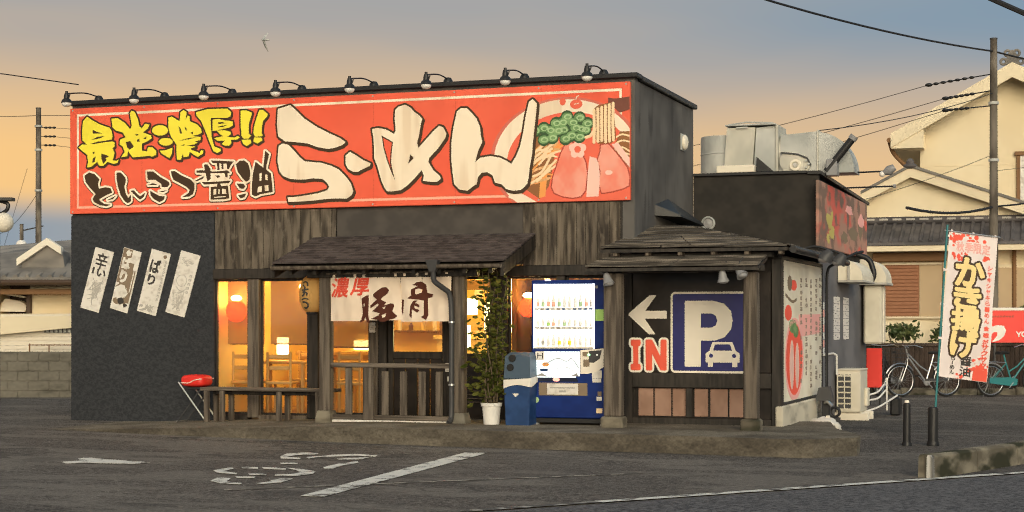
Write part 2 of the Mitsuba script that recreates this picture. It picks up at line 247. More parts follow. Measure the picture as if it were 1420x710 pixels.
ART = {"ra":[[[-4526,4480,-4333,4525,-4240,4444,-4120,4331,-3935,4211,-3751,4118,-3567,4035,-3489,3980,-3541,3939,-3646,3907,-3751,3894,-3909,3923,-4067,3981,-4253,4007,-4414,4022,-4521,4094,-4542,4263],[-4516,3961,-4454,3995,-4360,3972,
-4267,3880,-4187,3793,-4115,3738,-3988,3720,-3856,3706,-3698,3658,-3593,3607,-3489,3509,-3411,3412,-3372,3304,-3398,3245,-3476,3200,-3567,3207,-3751,3206,-4014,3184,-4280,3176,-4365,3178,-4374,3246,-4280,3243,-4120,3259,
-3909,3287,-3764,3326,-3737,3373,-3777,3434,-3843,3483,-3988,3495,-4147,3480,-4333,3497,-4440,3537,-4499,3599,-4534,3756]],[]],"bar":[[[-3489,3794,-3424,3844,-3333,3794,-3229,3726,-3113,3675,-3125,3640,-3229,3601,-3307,3563,-3372,
3565,-3450,3608,-3489,3675]],[]],"me":[[[-3094,4144,-3002,4156,-2881,4129,-2765,4065,-2741,4113,-2756,4268,-2749,4390,-2701,4432,-2605,4457,-2521,4413,-2473,4356,-2402,4309,-2350,4252,-2373,4176,-2397,4034,-2426,3936,-2407,3862,
-2307,3965,-2189,4081,-2106,4150,-2047,4130,-2000,4041,-2012,3987,-2118,3848,-2248,3721,-2260,3666,-2189,3554,-2094,3475,-2082,3430,-2141,3393,-2212,3395,-2343,3416,-2326,3481,-2359,3559,-2473,3442,-2569,3356,-2665,3297,
-2785,3284,-2869,3287,-2905,3332,-2953,3433,-3014,3635,-3062,3747,-3062,3881,-3070,4014]],[[-2949,4050,-2780,3955,-2797,3827,-2809,3673,-2773,3517,-2746,3423,-2814,3562,-2874,3719,-2922,3876],[-2555,3651,-2526,3778,-2473,3728]]],
"n":[[[-1843,4330,-1789,4371,-1707,4368,-1637,4300,-1568,4221,-1521,4110,-1510,4001,-1487,3913,-1510,3871,-1551,3785,-1591,3634,-1510,3697,-1371,3714,-1233,3688,-1141,3642,-1072,3600,-1004,3702,-947,3829,-901,4022,-867,4236,
-821,4417,-776,4447,-719,4391,-731,4252,-753,4059,-776,3866,-787,3716,-821,3545,-833,3417,-855,3331,-935,3258,-1049,3250,-1141,3274,-1210,3341,-1302,3365,-1336,3463,-1417,3509,-1498,3501,-1551,3437,-1568,3351,
-1626,3320,-1696,3267,-1812,3287,-1883,3359,-1906,3513,-1925,3688,-1925,3907,-1894,4125]],[]],"y1":[[[-7692,4434,-7624,4498,-7538,4443,-7418,4379,-7247,4321,-7213,4283,-7196,4208,-7205,4150,-7315,4139,-7162,4111,-7162,4045,-7196,
4024,-7162,3957,-7179,3884,-7196,3848,-7128,3838,-7094,3859,-7111,3808,-7179,3796,-7281,3828,-7350,3772,-7418,3774,-7452,3834,-7555,3763,-7624,3758,-7606,3839,-7624,3943,-7692,3990,-7770,4052,-7710,4094,-7624,4091,-7701,
4153,-7710,4287]],[[-7529,4302,-7452,4269,-7350,4241,-7529,4247],[-7555,4155,-7452,4196,-7332,4206,-7367,4185,-7486,4160],[-7572,4097,-7435,4129,-7196,4142,-7213,4121,-7367,4111,-7503,4094],[-7529,3977,-7495,3990,-7500,3954,-7529,
3947],[-7529,3881,-7478,3916,-7495,3835,-7538,3822],[-7384,3950,-7315,3933,-7247,3908,-7315,3881,-7290,3858,-7350,3801,-7384,3876]]],"y2":[[[-7213,4452,-7111,4455,-6993,4384,-6900,4285,-6875,4343,-6908,4520,-6875,4555,-6824,4531,-6774,
4427,-6749,4323,-6707,4293,-6656,4356,-6581,4346,-6606,4289,-6690,4233,-6556,4185,-6548,4141,-6623,4100,-6707,4073,-6707,3971,-6623,3961,-6606,4019,-6539,4016,-6473,3963,-6473,3905,-6539,3878,-6589,3894,-6723,3884,-6858,
3881,-6908,3934,-6934,3979,-6951,3899,-7052,3887,-6993,3966,-7027,4041,-7077,4072,-7069,4145,-6976,4171,-7027,4246,-7145,4280,-7196,4326]],[[-6976,4105,-6900,4117,-6841,4034,-6908,3992,-6951,4023],[-6791,4127,-6749,4148,-6749,
4104,-6782,4098],[-6690,4138,-6631,4173,-6640,4137],[-6824,4209,-6757,4214,-6791,4186]]],"y3":[[[-6276,4247,-6290,4215,-6326,4190,-6380,4177,-6439,4179,-6492,4196,-6529,4224,-6543,4257,-6529,4290,-6492,4314,-6439,4327,-6380,4325,-6326,
4308,-6290,4280],[-6199,4081,-6210,4058,-6242,4040,-6289,4031,-6340,4033,-6387,4045,-6419,4065,-6431,4090,-6419,4113,-6387,4131,-6340,4140,-6289,4139,-6242,4126,-6210,4106],[-6414,3961,-6323,3965,-6207,3998,-6215,3911,-6257,
3847,-6323,3885,-6389,3924],[-6273,4429,-6215,4441,-6091,4370,-6075,4500,-6025,4527,-5976,4496,-5992,4388,-5960,4445,-5927,4436,-5927,4364,-5812,4316,-5747,4256,-5730,4197,-5779,4170,-5894,4153,-5747,4133,-5755,4090,-5845,
4072,-5796,4056,-5861,4029,-5976,4019,-5828,3999,-5861,3978,-5910,3958,-5812,3926,-5763,3903,-5747,3946,-5706,3937,-5714,3894,-5796,3853,-5861,3884,-5927,3930,-5943,3865,-6025,3854,-6042,3905,-6067,3819,-6133,3821,-6141,
3937,-6141,4039,-6190,4099,-6240,4173,-6273,4290]],[[-6108,4299,-6075,4268,-6050,4195,-6083,4196],[-6009,4295,-5976,4257,-5968,4221,-6001,4251],[-5918,4197,-5869,4217,-5877,4174],[-6075,4022,-6009,4041,-6009,4020],[-6108,4088,-5943,
4126,-5812,4131,-5960,4105],[-5910,3980,-5820,3999,-5804,3969,-5894,3965]]],"y4":[[[-5825,4487,-5636,4525,-5324,4518,-5262,4464,-5270,4412,-5324,4386,-5584,4396,-5590,4362,-5584,4258,-5571,4119,-5532,3991,-5428,3953,-5428,3919,-5486,
3898,-5545,3923,-5610,4063,-5675,4216,-5740,4356,-5818,4440],[-5558,4372,-5467,4380,-5363,4353,-5240,4337,-5234,4279,-5298,4247,-5389,4233,-5467,4219,-5558,4211],[-5493,4214,-5363,4215,-5273,4189,-5266,4154,-5324,4122,-5285,
4115,-5208,4106,-5157,4127,-5125,4103,-5170,4076,-5266,4074,-5260,4028,-5298,3989,-5363,3997,-5415,4022,-5363,4066,-5480,4070,-5538,4107,-5467,4121,-5389,4130,-5441,4161]],[[-5473,4329,-5402,4332,-5350,4312,-5467,4305],[-5473,
4271,-5363,4284,-5311,4294,-5389,4262,-5467,4259]]],"y5":[[[-5112,4480,-5028,4482,-4932,4444,-4952,4382,-4984,4281,-4984,4155,-4945,4119,-4990,4081,-5067,4084,-5099,4125,-5112,4274],[-5099,4068,-4952,4068,-4945,4017,-5016,3979,-5073,
4010],[-4818,4479,-4760,4477,-4684,4411,-4697,4383,-4760,4318,-4779,4227,-4779,4148,-4760,4124,-4786,4108,-4888,4106,-4913,4153,-4900,4255,-4862,4367],[-4900,4095,-4786,4091,-4767,4050,-4849,4008,-4913,4038]],[]],"b1":[[[-7667,3639,
-7589,3681,-7503,3657,-7418,3580,-7444,3515,-7426,3440,-7315,3460,-7230,3443,-7205,3383,-7298,3349,-7418,3293,-7409,3263,-7332,3217,-7230,3207,-7298,3187,-7401,3204,-7503,3250,-7529,3295,-7478,3368,-7572,3459,-7649,3550],
[-7281,3275,-7145,3330,-7196,3287]],[]],"b2":[[[-7128,3668,-7061,3666,-6984,3590,-6976,3546,-7001,3459,-6976,3355,-6934,3295,-6892,3338,-6892,3250,-6942,3222,-6993,3253,-7061,3343,-7103,3461,-7128,3580],[-6892,3397,-6841,3403,-6791,
3350,-6740,3313,-6656,3362,-6681,3304,-6740,3269,-6791,3307]],[]],"b3":[[[-6623,3667,-6523,3664,-6406,3581,-6273,3512,-6257,3475,-6290,3439,-6381,3442,-6389,3486,-6489,3547,-6614,3550],[-6573,3389,-6489,3343,-6423,3312,-6331,3302,
-6356,3252,-6423,3225,-6523,3278,-6564,3330],[-6423,3377,-6306,3389,-6356,3368],[-6606,3477,-6523,3497,-6456,3473,-6556,3476]],[]],"b4":[[[-6232,3656,-6174,3661,-6058,3593,-5910,3530,-5853,3471,-5853,3399,-5877,3327,-5943,3293,-6042,
3288,-5943,3343,-5927,3386,-5976,3431,-6091,3492,-6190,3538,-6215,3597]],[]],"b5":[[[-5697,3737,-5646,3742,-5595,3675,-5595,3533,-5639,3502,-5668,3600],[-5815,3656,-5727,3660,-5551,3635,-5318,3641,-5281,3608,-5580,3617,-5815,3630],
[-5837,3514,-5697,3575,-5712,3543,-5815,3507],[-5587,3792,-5463,3785,-5223,3767,-5260,3736,-5551,3758],[-5492,3756,-5456,3755,-5449,3658,-5478,3659],[-5419,3754,-5390,3753,-5390,3669,-5412,3670],[-5332,3751,-5260,3736,-5303,3667,
-5325,3667],[-5369,3643,-5332,3648,-5318,3551,-5354,3552],[-5514,3576,-5463,3581,-5441,3561,-5478,3543],[-5727,3491,-5609,3488,-5274,3498,-5303,3467,-5580,3461,-5697,3458],[-5587,3416,-5318,3428,-5296,3253,-5376,3242,-5587,3241],
[-5478,3471,-5449,3471,-5419,3418,-5492,3420]],[[-5544,3389,-5500,3394,-5500,3310,-5551,3305],[-5471,3387,-5441,3386,-5449,3315,-5471,3316],[-5412,3392,-5347,3384,-5339,3313,-5412,3314],[-5536,3279,-5347,3287,-5347,3270,-5536,3259]]],
"b6":[[[-5187,3727,-5129,3771,-5057,3775,-4999,3734,-4971,3656,-4963,3579,-4978,3503,-5028,3478,-5086,3531,-5158,3624],[-5173,3456,-5071,3447,-5043,3414,-5071,3377,-5129,3391],[-5151,3288,-5028,3311,-5057,3260,-5115,3249],[-4877,3750,
-4813,3703,-4755,3663,-4727,3899,-4669,3852,-4712,3687,-4712,3636,-4641,3583,-4627,3480,-4612,3326,-4684,3315,-4798,3299,-4877,3269,-4935,3296,-4935,3424,-4920,3578]],[[-4820,3588,-4777,3599,-4784,3484,-4820,3479],[-4734,3572,
-4691,3571,-4684,3488,-4727,3489],[-4841,3402,-4777,3414,-4777,3330,-4856,3319],[-4741,3419,-4677,3424,-4669,3340,-4734,3336]]],"meat":[[[-314,3850,-235,3858,-124,3811,-91,3693,-46,3585,-24,3435,-51,3223,-113,3150,-224,3132,
-358,3156,-471,3202,-511,3278,-493,3406,-426,3597,-381,3724],[164,3812,263,3819,351,3720,439,3612,516,3504,548,3376,537,3271,439,3231,307,3203,175,3185,142,3303,158,3472,120,3622,158,3727]],
[]],"strip":[[[9,3668,98,3644,131,3579,149,3430,142,3261,131,3144,-35,3138,-24,3308,-13,3477],[307,3817,395,3835,483,3716,553,3629,553,3503,483,3589]],[]],"chop":[[[263,4427,351,4408,548,4427,553,4262,
417,4225,285,4347,153,4257,87,4218,131,4290,263,4359]],[]],"ton":[[[-2815,1809,-2773,1834,-2718,1859,-2711,1809,-2718,1594,-2691,1480,-2732,1499,-2760,1569,-2787,1518,-2856,1493,-2822,1537,-2801,1619],[-2512,1952,-2457,
1958,-2416,1920,-2443,1870,-2512,1820,-2526,1795,-2457,1757,-2484,1719,-2402,1744,-2361,1744,-2348,1712,-2375,1643,-2307,1580,-2348,1549,-2402,1537,-2484,1505,-2526,1505,-2567,1530,-2677,1543,-2553,1593,-2539,1619,-2663,
1644,-2553,1720,-2567,1745,-2691,1682,-2691,1720,-2581,1795,-2636,1833,-2649,1859,-2567,1921]],[[-2787,1739,-2771,1752,-2773,1708,-2787,1701],[-2505,1688,-2464,1707,-2484,1669],[-2512,1593,-2457,1618,-2471,1568,-2505,1556]]],"kotsu":[[[-2090,
1981,-2022,2018,-1954,2023,-1901,1985,-1887,1879,-1806,1860,-1820,1823,-1880,1811,-1880,1729,-1874,1592,-1901,1530,-1968,1567,-1927,1592,-1927,1780,-2008,1793,-2157,1806,-2130,1831,-2103,1843,-2110,1918,-2076,1937,-2008,
1968],[-2076,1774,-2008,1786,-2049,1749,-1981,1724,-1995,1692,-2062,1718,-2056,1680,-1981,1655,-2022,1624,-2090,1668,-2090,1555,-2123,1580,-2110,1718],[-2246,1794,-2212,1793,-2218,1718,-2232,1593,-2250,1631]],[[-2049,1924,-1995,
1936,-1948,1923,-1954,1880,-2049,1855]]]}
GLYPH = {"か":[[[71,62,78,66,92,41,96,30,89,27,82,44]],[[8,55,32,56,35,78,43,77,40,57,59,56,65,52,67,44,65,14,62,6,57,-1,
50,-4,37,-3,34,4,34,6,50,4,53,6,56,11,59,25,60,40,58,47,52,50,39,50,30,23,19,-2,16,-4,10,-1,20,19,30,48,9,47]]],"き":[[[16,47,
57,47,53,59,21,60,18,63,18,67,50,67,48,78,56,79,59,67,79,71,79,64,61,60,65,48,85,51,86,44,68,40,73,31,78,24,74,18,53,21,
53,27,67,26,60,39,17,40]],[[19,9,19,17,23,27,29,26,30,25,27,19,26,12,30,6,36,3,45,2,73,3,73,-4,43,-6,34,-4,26,-1]]],"揚":[[[32,16,
43,26,49,34,37,35,37,41,96,41,96,35,57,35,54,30,54,28,93,28,90,1,88,-5,85,-8,71,-9,69,-3,80,-3,82,-2,84,8,85,22,79,21,
70,4,59,-9,54,-5,64,7,71,22,63,22,53,7,39,-6,34,-2,48,11,56,22,48,22,37,12]],[[44,80,89,80,89,48,44,48],[50,54,82,54,82,61,
51,61],[51,67,81,67,82,74,51,74]],[[3,30,18,34,18,56,5,56,5,63,18,63,18,83,25,83,25,63,36,63,35,56,25,56,25,37,35,39,36,32,
25,29,25,-4,22,-7,9,-9,7,-2,18,-1,18,26,5,23]]],"げ":[[[87,80,92,81,97,68,93,67]],[[39,47,39,55,66,54,65,75,74,75,74,55,91,57,91,49,
74,47,73,24,70,11,64,0,53,-8,46,-3,54,2,63,14,66,26,66,46]],[[77,77,82,78,87,66,87,64,83,63]],[[11,20,11,40,15,75,24,74,19,42,
20,18,21,19,25,30,30,27,23,6,22,-3,16,-2]]],"醤":[[[35,53,35,58,45,59,39,70,43,72,50,63,47,59,75,59,71,62,81,75,86,72,80,64,82,63,
82,59,94,58,93,53,82,53,81,40,75,37,64,37,62,41,75,43,75,53,50,53,59,44,54,40,43,50,45,53]],[[7,30,7,35,93,35,93,30,61,29,
61,25,88,24,88,-9,81,-9,80,-6,20,-6,19,-9,12,-9,12,24,37,25,37,29],[20,2,20,-2,81,-1,80,2],[28,8,80,7,81,10,57,11,55,14,
54,20,44,20,39,13],[61,16,80,15,81,20,61,20],[44,30,44,25,54,25,54,30],[19,19,20,7,24,7,21,12,31,14,37,19]],[[36,78,82,83,89,79,
61,75,66,63,61,61,55,72,57,74,38,74]],[[5,49,24,57,24,83,31,83,31,37,24,37,24,50,8,43]],[[7,76,12,78,20,65,14,62]]],"油":[[[36,62,60,63,
61,83,67,83,68,63,92,62,92,-8,85,-8,84,-3,45,-3,44,-9,37,-9],[68,35,85,34,85,55,68,55],[68,5,85,5,85,26,68,26],[44,5,60,5,
60,26,44,26],[44,35,60,34,60,55,44,55]],[[10,77,14,82,33,71,29,65]],[[8,-3,24,25,25,25,29,20,15,-6,14,-7]],[[5,49,9,54,24,46,27,44,
23,38]]],"ら":[[[18,20,23,58,23,60,25,60,31,59,28,32,41,40,49,42,69,42,76,39,83,32,85,26,85,18,80,7,68,-1,53,-5,33,-5,30,3,57,4,
65,6,72,11,76,19,77,23,75,29,67,35,55,36,38,31,28,22,25,18]],[[32,71,34,77,35,77,72,70,72,68,70,63,67,63,37,69]]],"ー":[[[10,42,89,42,
89,33,10,33]]],"め":[[[9,17,10,29,13,37,24,51,18,69,25,72,26,71,30,56,31,56,42,60,56,63,59,77,67,76,64,62,79,55,85,48,89,39,90,25,
86,13,78,3,61,-4,55,-5,51,2,61,4,72,9,79,17,82,26,82,35,79,43,74,49,69,53,62,55,55,37,48,22,53,14,48,10,47,9,42,14,
31,4,20,2,12,7],[33,48,40,32,43,29,48,39,54,55,41,53],[16,17,20,11,25,10,31,13,37,20,27,43,19,33,16,25]]],"ん":[[[8,-1,20,27,46,77,
54,73,35,38,48,41,54,39,57,36,59,29,60,11,61,6,66,4,76,6,83,15,88,28,94,23,89,9,82,1,72,-4,62,-4,57,-2,53,4,51,30,
46,34,40,33,35,30,27,21,16,-4]]],"秋":[[[39,-5,51,7,59,22,64,48,65,83,72,83,71,45,75,27,83,10,97,-3,92,-9,83,-1,75,9,68,26,65,16,
56,2,44,-9]],[[76,36,87,61,93,59,83,33,78,34]],[[43,35,48,47,51,61,57,60,54,44,50,34,49,33]],[[3,16,13,30,20,47,5,48,5,54,22,55,
22,70,8,69,6,74,38,82,42,77,30,72,30,55,44,54,44,48,30,47,42,30,37,24,31,34,30,35,29,-9,22,-9,22,32,7,9]]],"季":[[[4,36,24,45,
37,55,6,56,6,62,46,62,46,72,14,71,13,76,49,79,78,82,83,77,54,73,54,62,94,62,94,56,63,55,78,44,96,37,91,31,71,41,54,54,
53,39,46,39,45,54,24,37,24,36,72,36,76,32,54,21,54,18,94,18,94,12,54,11,54,-3,49,-8,32,-9,29,-3,46,-2,46,11,6,12,6,18,
46,18,47,24,58,30,23,30,22,36,9,31]]],"限":[[[41,-4,44,2,44,78,88,78,88,35,68,34,74,20,89,31,94,26,78,14,84,6,96,-2,91,-8,81,-2,
69,14,61,34,52,34,52,2,69,5,69,-1,44,-9],[52,42,81,41,81,53,52,53],[52,61,81,60,81,72,52,72]],[[9,79,34,79,39,76,30,51,37,36,
38,23,35,18,29,15,23,15,20,21,29,22,31,26,29,39,22,49,30,72,16,72,16,-9,9,-9]]],"定":[[[4,-4,11,4,17,14,23,37,30,36,28,23,33,13,
40,6,46,4,46,45,21,45,22,52,79,52,79,45,54,45,54,29,83,28,84,22,54,21,54,1,63,0,96,0,93,-7,62,-7,46,-5,33,3,25,13,
18,0,10,-9]],[[8,72,46,72,43,82,50,84,56,72,92,72,92,50,84,50,83,65,16,65,15,50,8,50]]],"サ":[[[7,48,7,57,27,56,27,76,36,76,36,56,
64,56,64,77,72,77,72,56,92,56,92,49,72,48,71,28,65,12,56,2,44,-5,37,0,52,9,59,17,63,32,64,48,36,48,36,23,27,23,27,48]]],
"ッ":[[[30,-3,47,6,62,20,71,34,76,53,84,51,75,24,59,5,50,-2,37,-8]],[[41,54,48,56,56,35,49,33]],[[18,49,25,51,34,29,27,26]]],"ク":[[[10,38,21,46,
32,58,39,67,45,80,53,77,48,65,81,65,87,62,79,40,66,21,52,7,28,-5,21,1,44,12,58,24,69,40,76,57,42,57,30,44,17,33]]],"ャ":[[[15,37,
35,41,30,58,37,60,39,59,43,42,81,50,86,46,78,33,65,18,59,21,67,30,74,41,45,35,57,-8,50,-10,49,-9,37,33,17,30]]],"シ":[[[16,4,39,11,
59,23,76,38,87,52,91,45,90,43,81,31,63,15,47,5,21,-4,20,-4]],[[26,68,30,75,51,62,51,61,47,55]],[[11,46,15,53,37,39,32,33]]],"キ":[[[11,26,
46,32,43,51,14,47,13,47,12,49,11,55,41,59,38,76,46,78,49,61,79,66,81,58,51,53,55,33,88,38,89,31,57,25,62,-4,54,-5,48,24,
13,18]]],"濃":[[[24,-6,29,5,32,15,33,42,95,42,94,37,40,36,40,22,96,21,96,16,91,15,93,11,81,4,88,0,97,-3,93,-9,76,-1,62,16,54,15,
54,0,67,3,68,-3,46,-9,43,-3,47,2,47,15,39,15,35,2,30,-7,29,-9],[71,15,76,8,88,15]],[[35,77,51,77,52,84,57,83,58,77,68,77,
68,83,74,84,74,77,92,77,92,48,35,48],[74,53,85,53,85,60,74,60],[74,65,85,65,85,72,74,72],[58,53,68,53,68,60,58,60],[58,65,68,65,
68,72,58,72],[42,53,51,53,51,60,42,60],[42,65,51,65,51,72,42,72]],[[44,31,89,31,89,27,44,27]],[[9,77,13,82,25,75,28,71,25,66]],[[12,-7,
7,-1,23,29,27,24,16,0]],[[4,50,7,54,8,54,23,45,20,39]]],"厚":[[[21,9,21,15,54,15,54,20,68,25,30,26,30,31,81,32,85,28,85,27,62,17,
62,15,95,15,95,9,62,9,61,-5,54,-8,41,-8,38,-3,53,-2,54,9]],[[4,-4,8,6,12,23,13,78,94,78,94,71,21,71,20,36,17,12,10,-8]],
[[30,65,84,65,84,38,30,38],[37,43,76,43,77,48,38,49],[37,55,76,54,77,60,38,60]]],"辛":[[[6,38,6,44,31,45,25,60,30,63,13,64,13,70,47,71,
43,81,49,84,56,71,88,70,88,64,72,63,76,61,76,60,70,45,94,44,94,38,54,37,54,22,90,21,90,15,54,14,53,-9,46,-9,46,14,11,15,
11,21,46,22,46,37],[32,62,38,48,37,45,61,44,68,63]]],"い":[[[67,62,68,64,74,66,78,60,88,36,92,16,84,13,78,42,72,55]],[[13,69,22,69,23,32,
26,17,30,11,34,8,39,9,44,17,48,28,54,21,46,4,39,-1,33,-2,28,0,19,12,15,31]]],"ば":[[[87,80,91,81,97,68,92,66]],[[35,11,39,19,45,22,
65,24,64,49,38,50,38,57,64,57,64,75,72,75,72,57,89,59,89,52,72,49,73,22,85,14,92,8,88,2,73,12,71,2,67,-3,59,-5,51,-5,
45,-4,37,2],[42,10,43,6,47,3,58,2,63,5,65,14,64,17,52,18,45,15]],[[77,77,81,78,86,64,82,63]],[[9,20,10,38,14,74,23,74,17,40,
17,16,23,28,27,24,20,3,20,-5,13,-5]]],"り":[[[21,35,25,78,34,78,30,53,42,67,54,73,59,73,67,70,72,64,77,55,79,46,79,32,76,20,71,11,
64,5,53,-2,37,-6,33,1,54,8,66,19,70,30,71,43,68,55,65,61,59,65,52,65,45,62,39,56,31,41,30,33,30,22,22,22]]],"旨":[[[14,83,21,83,
22,71,59,75,76,78,78,78,82,73,81,72,62,69,22,64,21,64,21,59,23,55,76,54,81,57,83,66,90,63,89,55,85,50,78,47,27,47,19,49,
15,52,14,56]],[[17,-9,17,37,84,37,84,-9,77,-9,76,-5,25,-5,24,-9],[24,2,76,2,76,13,24,13],[24,20,76,20,76,31,25,31]]],"食":[[[4,52,31,66,
40,73,50,84,56,81,55,78,69,67,86,58,97,54,93,48,79,52,79,22,82,23,87,19,70,8,88,-4,82,-9,70,0,44,14,49,18,65,12,75,19,
76,20,30,20,29,1,53,5,53,-1,21,-9,18,-2,21,2,21,51,9,47],[30,57,47,56,43,64,49,66,56,56,71,57,51,73],[29,27,71,27,71,35,
29,35],[29,42,71,42,71,49,29,50]]],"感":[[[5,24,8,30,12,44,13,73,58,73,58,83,64,83,65,73,79,73,70,80,74,84,86,77,85,73,95,73,95,67,
66,66,68,55,72,43,77,50,82,62,89,60,84,49,75,35,81,29,86,27,89,31,90,39,95,37,95,30,91,22,88,20,81,21,76,24,70,30,58,21,
53,27,25,27,25,48,53,48,54,27,66,36,58,67,20,67,19,44,15,28,10,19],[31,33,47,33,47,43,31,43]],[[77,15,83,17,94,-1,87,-4]],[[26,17,
33,18,34,1,35,-1,66,-2,68,0,70,9,71,10,77,7,76,-1,72,-6,68,-8,30,-7,28,-5,26,0]],[[42,19,48,22,61,7,55,4]],[[24,55,24,60,
55,60,55,55]],[[5,-3,15,14,21,13,12,-5]]],"が":[[[84,82,89,83,97,70,92,68]],[[70,61,76,65,78,64,91,39,95,29,87,26,81,43]],[[73,78,78,79,86,66,
81,64]],[[7,54,30,56,33,77,42,77,39,57,58,56,63,52,66,45,64,15,61,6,55,-2,49,-4,38,-4,34,-3,33,2,33,5,49,4,54,10,57,23,
58,41,57,46,50,50,37,49,29,22,20,2,16,-4,8,-1,19,18,29,48,8,46]]],"P":[[[9,91,38,91,45,89,54,83,58,71,57,58,49,48,38,45,19,44,
18,18,9,18],[18,53,37,53,45,56,50,65,49,73,46,78,38,83,19,83]]],"I":[[[4,26,18,27,17,83,5,83,5,91,39,91,39,83,27,82,27,26,39,26,
39,18,5,18]]],"N":[[[8,91,20,91,57,32,58,91,66,91,66,18,55,19,18,77,18,18,9,18]]],"Y":[[[3,90,14,90,34,57,55,90,65,91,39,48,39,18,30,18,
29,48]]],"O":[[[6,49,7,63,12,77,19,85,28,90,42,92,54,88,62,81,68,70,70,60,68,39,63,29,50,19,34,17,26,19,19,23,9,37],[15,49,19,37,
25,30,35,26,46,27,56,34,60,42,62,60,59,70,51,79,46,82,36,84,30,82,25,79,18,71,15,60]]],"H":[[[9,91,18,91,19,60,56,60,57,91,66,91,
66,18,57,18,56,52,19,51,18,18,9,18]]]}
# ------------------------------------------------------------------ ground, road, pavement, kerb
add('ground', quadmesh(lambda u, v: (-400 + 800 * u, -60 + 700 * v, -.06), 2, 2), 'm_asphalt', kind='structure')
def lot_z(x, y):   # the asphalt in front of the shop rises slightly to the left
    return 0.0 + .07 * min(1, max(0, (-1.5 - x) / 5.5)) * min(1, max(0, (y + 7) / 4))
def lot_surface(a, b, nx, ny): return quadmesh(lambda u, v: (a[0] + (b[0] - a[0]) * u, a[1] + (b[1] - a[1]) * v, lot_z(a[0] + (b[0] - a[0]) * u, a[1] + (b[1] - a[1]) * v)), nx, ny)
lot = add('parking_lot', lot_surface((-60, -40), (40, 60), 100, 100), 'm_asphalt', kind='structure')
# the road runs along the line from LA to LB; its white edge line, the kerb beside it
LA, LB = np.array([1.86, -8.60]), np.array([5.61, -3.82]); RD = (LB - LA) / np.linalg.norm(LB - LA); RN = np.array([RD[1], -RD[0]])
def along(s, t): return LA + RD * s + RN * t
def strip(s0, s1, t0, t1, z, n=1): return quadmesh(lambda u, v: (*along(s0 + (s1 - s0) * u, t0 + (t1 - t0) * v), z), n, 1)
add('road', strip(-30, 120, .13, 9, .006, 20), 'm_road', kind='structure')
add('edge_line', strip(-.4, .9, -.04, .065, .0105, 6), 'm_faint_paint', 'road', label='worn near end of the white edge line')
add('edge_line', strip(.9, 60, -.05, .075, .0105, 160), 'm_road_paint', 'road', label='thin white line along the edge of the road')
G = Frame((0, 0, .006), (1, 0, 0), (0, 1, 0))
def paint(name, pts, lab=None, mt='m_road_paint'):
    m = warp(G.prism(Polygon(pts).buffer(0), 0, .003), lambda q: (q[0], q[1], q[2] + lot_z(q[0], q[1])), .25)
    return add(name, m, mt, 'parking_lot', label=lab)
paint('bay_line', [(-.12, -8.25), (.10, -8.25), (-.27, -3.22), (-.53, -3.22)], 'thick worn white parking bay line')
paint('seam_line', [(-1.0, -8.0), (2.06, -5.13), (2.08, -5.155), (-.98, -8.03)], 'faint worn line running across the asphalt', 'm_faint_paint')
def painted(name, lab, polys):
    ms = [warp(G.prism(Polygon(p).buffer(.007), 0, .003), lambda q: (q[0], q[1], q[2] + lot_z(q[0], q[1])), .25) for p in polys]
    add(name, cat(ms), 'm_road_paint', 'parking_lot', label=lab)
painted('painted_symbol', 'worn white oval symbol painted on the asphalt', [[(-2.06, -6.28), (-2.06, -5.93), (-1.98, -6.04), (-1.94, -6.34), (-1.7, -6.48), (-1.66, -6.57), (-1.9, -6.49)], [(-1.97, -5.86), (-1.83, -5.8), (-1.75, -5.95), (-1.87, -6.0)], [(-1.78, -5.78), (-1.5, -5.82), (-1.44, -5.94), (-1.68, -5.93)], [(-1.51, -5.77), (-1.35, -5.8), (-1.06, -6.05), (-0.97, -6.28), (-1.02, -6.54), (-1.22, -6.58), (-1.26, -6.5), (-1.13, -6.38), (-1.15, -6.17), (-1.3, -5.96)], [(-1.56, -6.49), (-1.38, -6.47), (-1.34, -6.56), (-1.5, -6.58)], [(-1.53, -7.28), (-1.62, -6.99), (-1.49, -6.99), (-1.37, -7.3), (-1.15, -7.4), (-1.12, -7.48), (-1.29, -7.49)], [(-1.53, -6.8), (-1.34, -6.78), (-1.3, -6.88), (-1.44, -6.93)], [(-1.14, -6.91), (-0.91, -6.83), (-0.85, -7.19), (-0.96, -7.42), (-1.02, -7.35), (-0.95, -7.15)]])
painted('painted_symbol', 'worn white hooked symbol painted on the asphalt', [[(-2.22, -4.51), (-2.33, -4.14), (-2.22, -3.94), (-2.08, -3.87), (-2.0, -4.05), (-2.17, -4.28), (-2.15, -4.54), (-1.94, -4.6), (-1.89, -4.72), (-2.1, -4.73)], [(-1.92, -4.48), (-1.81, -4.12), (-1.62, -3.85), (-1.33, -3.91), (-1.27, -4.1), (-1.53, -4.05), (-1.82, -4.4), (-1.84, -4.59)], [(-1.55, -4.48), (-1.42, -4.37), (-1.3, -4.22), (-1.26, -4.46), (-1.47, -4.62)], [(-1.84, -5.25), (-1.69, -5.18), (-1.65, -5.26), (-1.78, -5.36)], [(-1.19, -5.56), (-1.23, -5.11), (-1.17, -4.79), (-1.1, -4.93), (-1.12, -5.26), (-1.05, -5.66), (-1.12, -5.69)]])
painted('painted_arrow', 'short white painted arrow at the left of the lot', [[(-4.05, -5.97), (-3.93, -5.77), (-4.11, -5.57), (-4.1, -5.44), (-3.15, -5.71), (-3.22, -5.89), (-3.78, -5.97), (-3.92, -6.09)]])
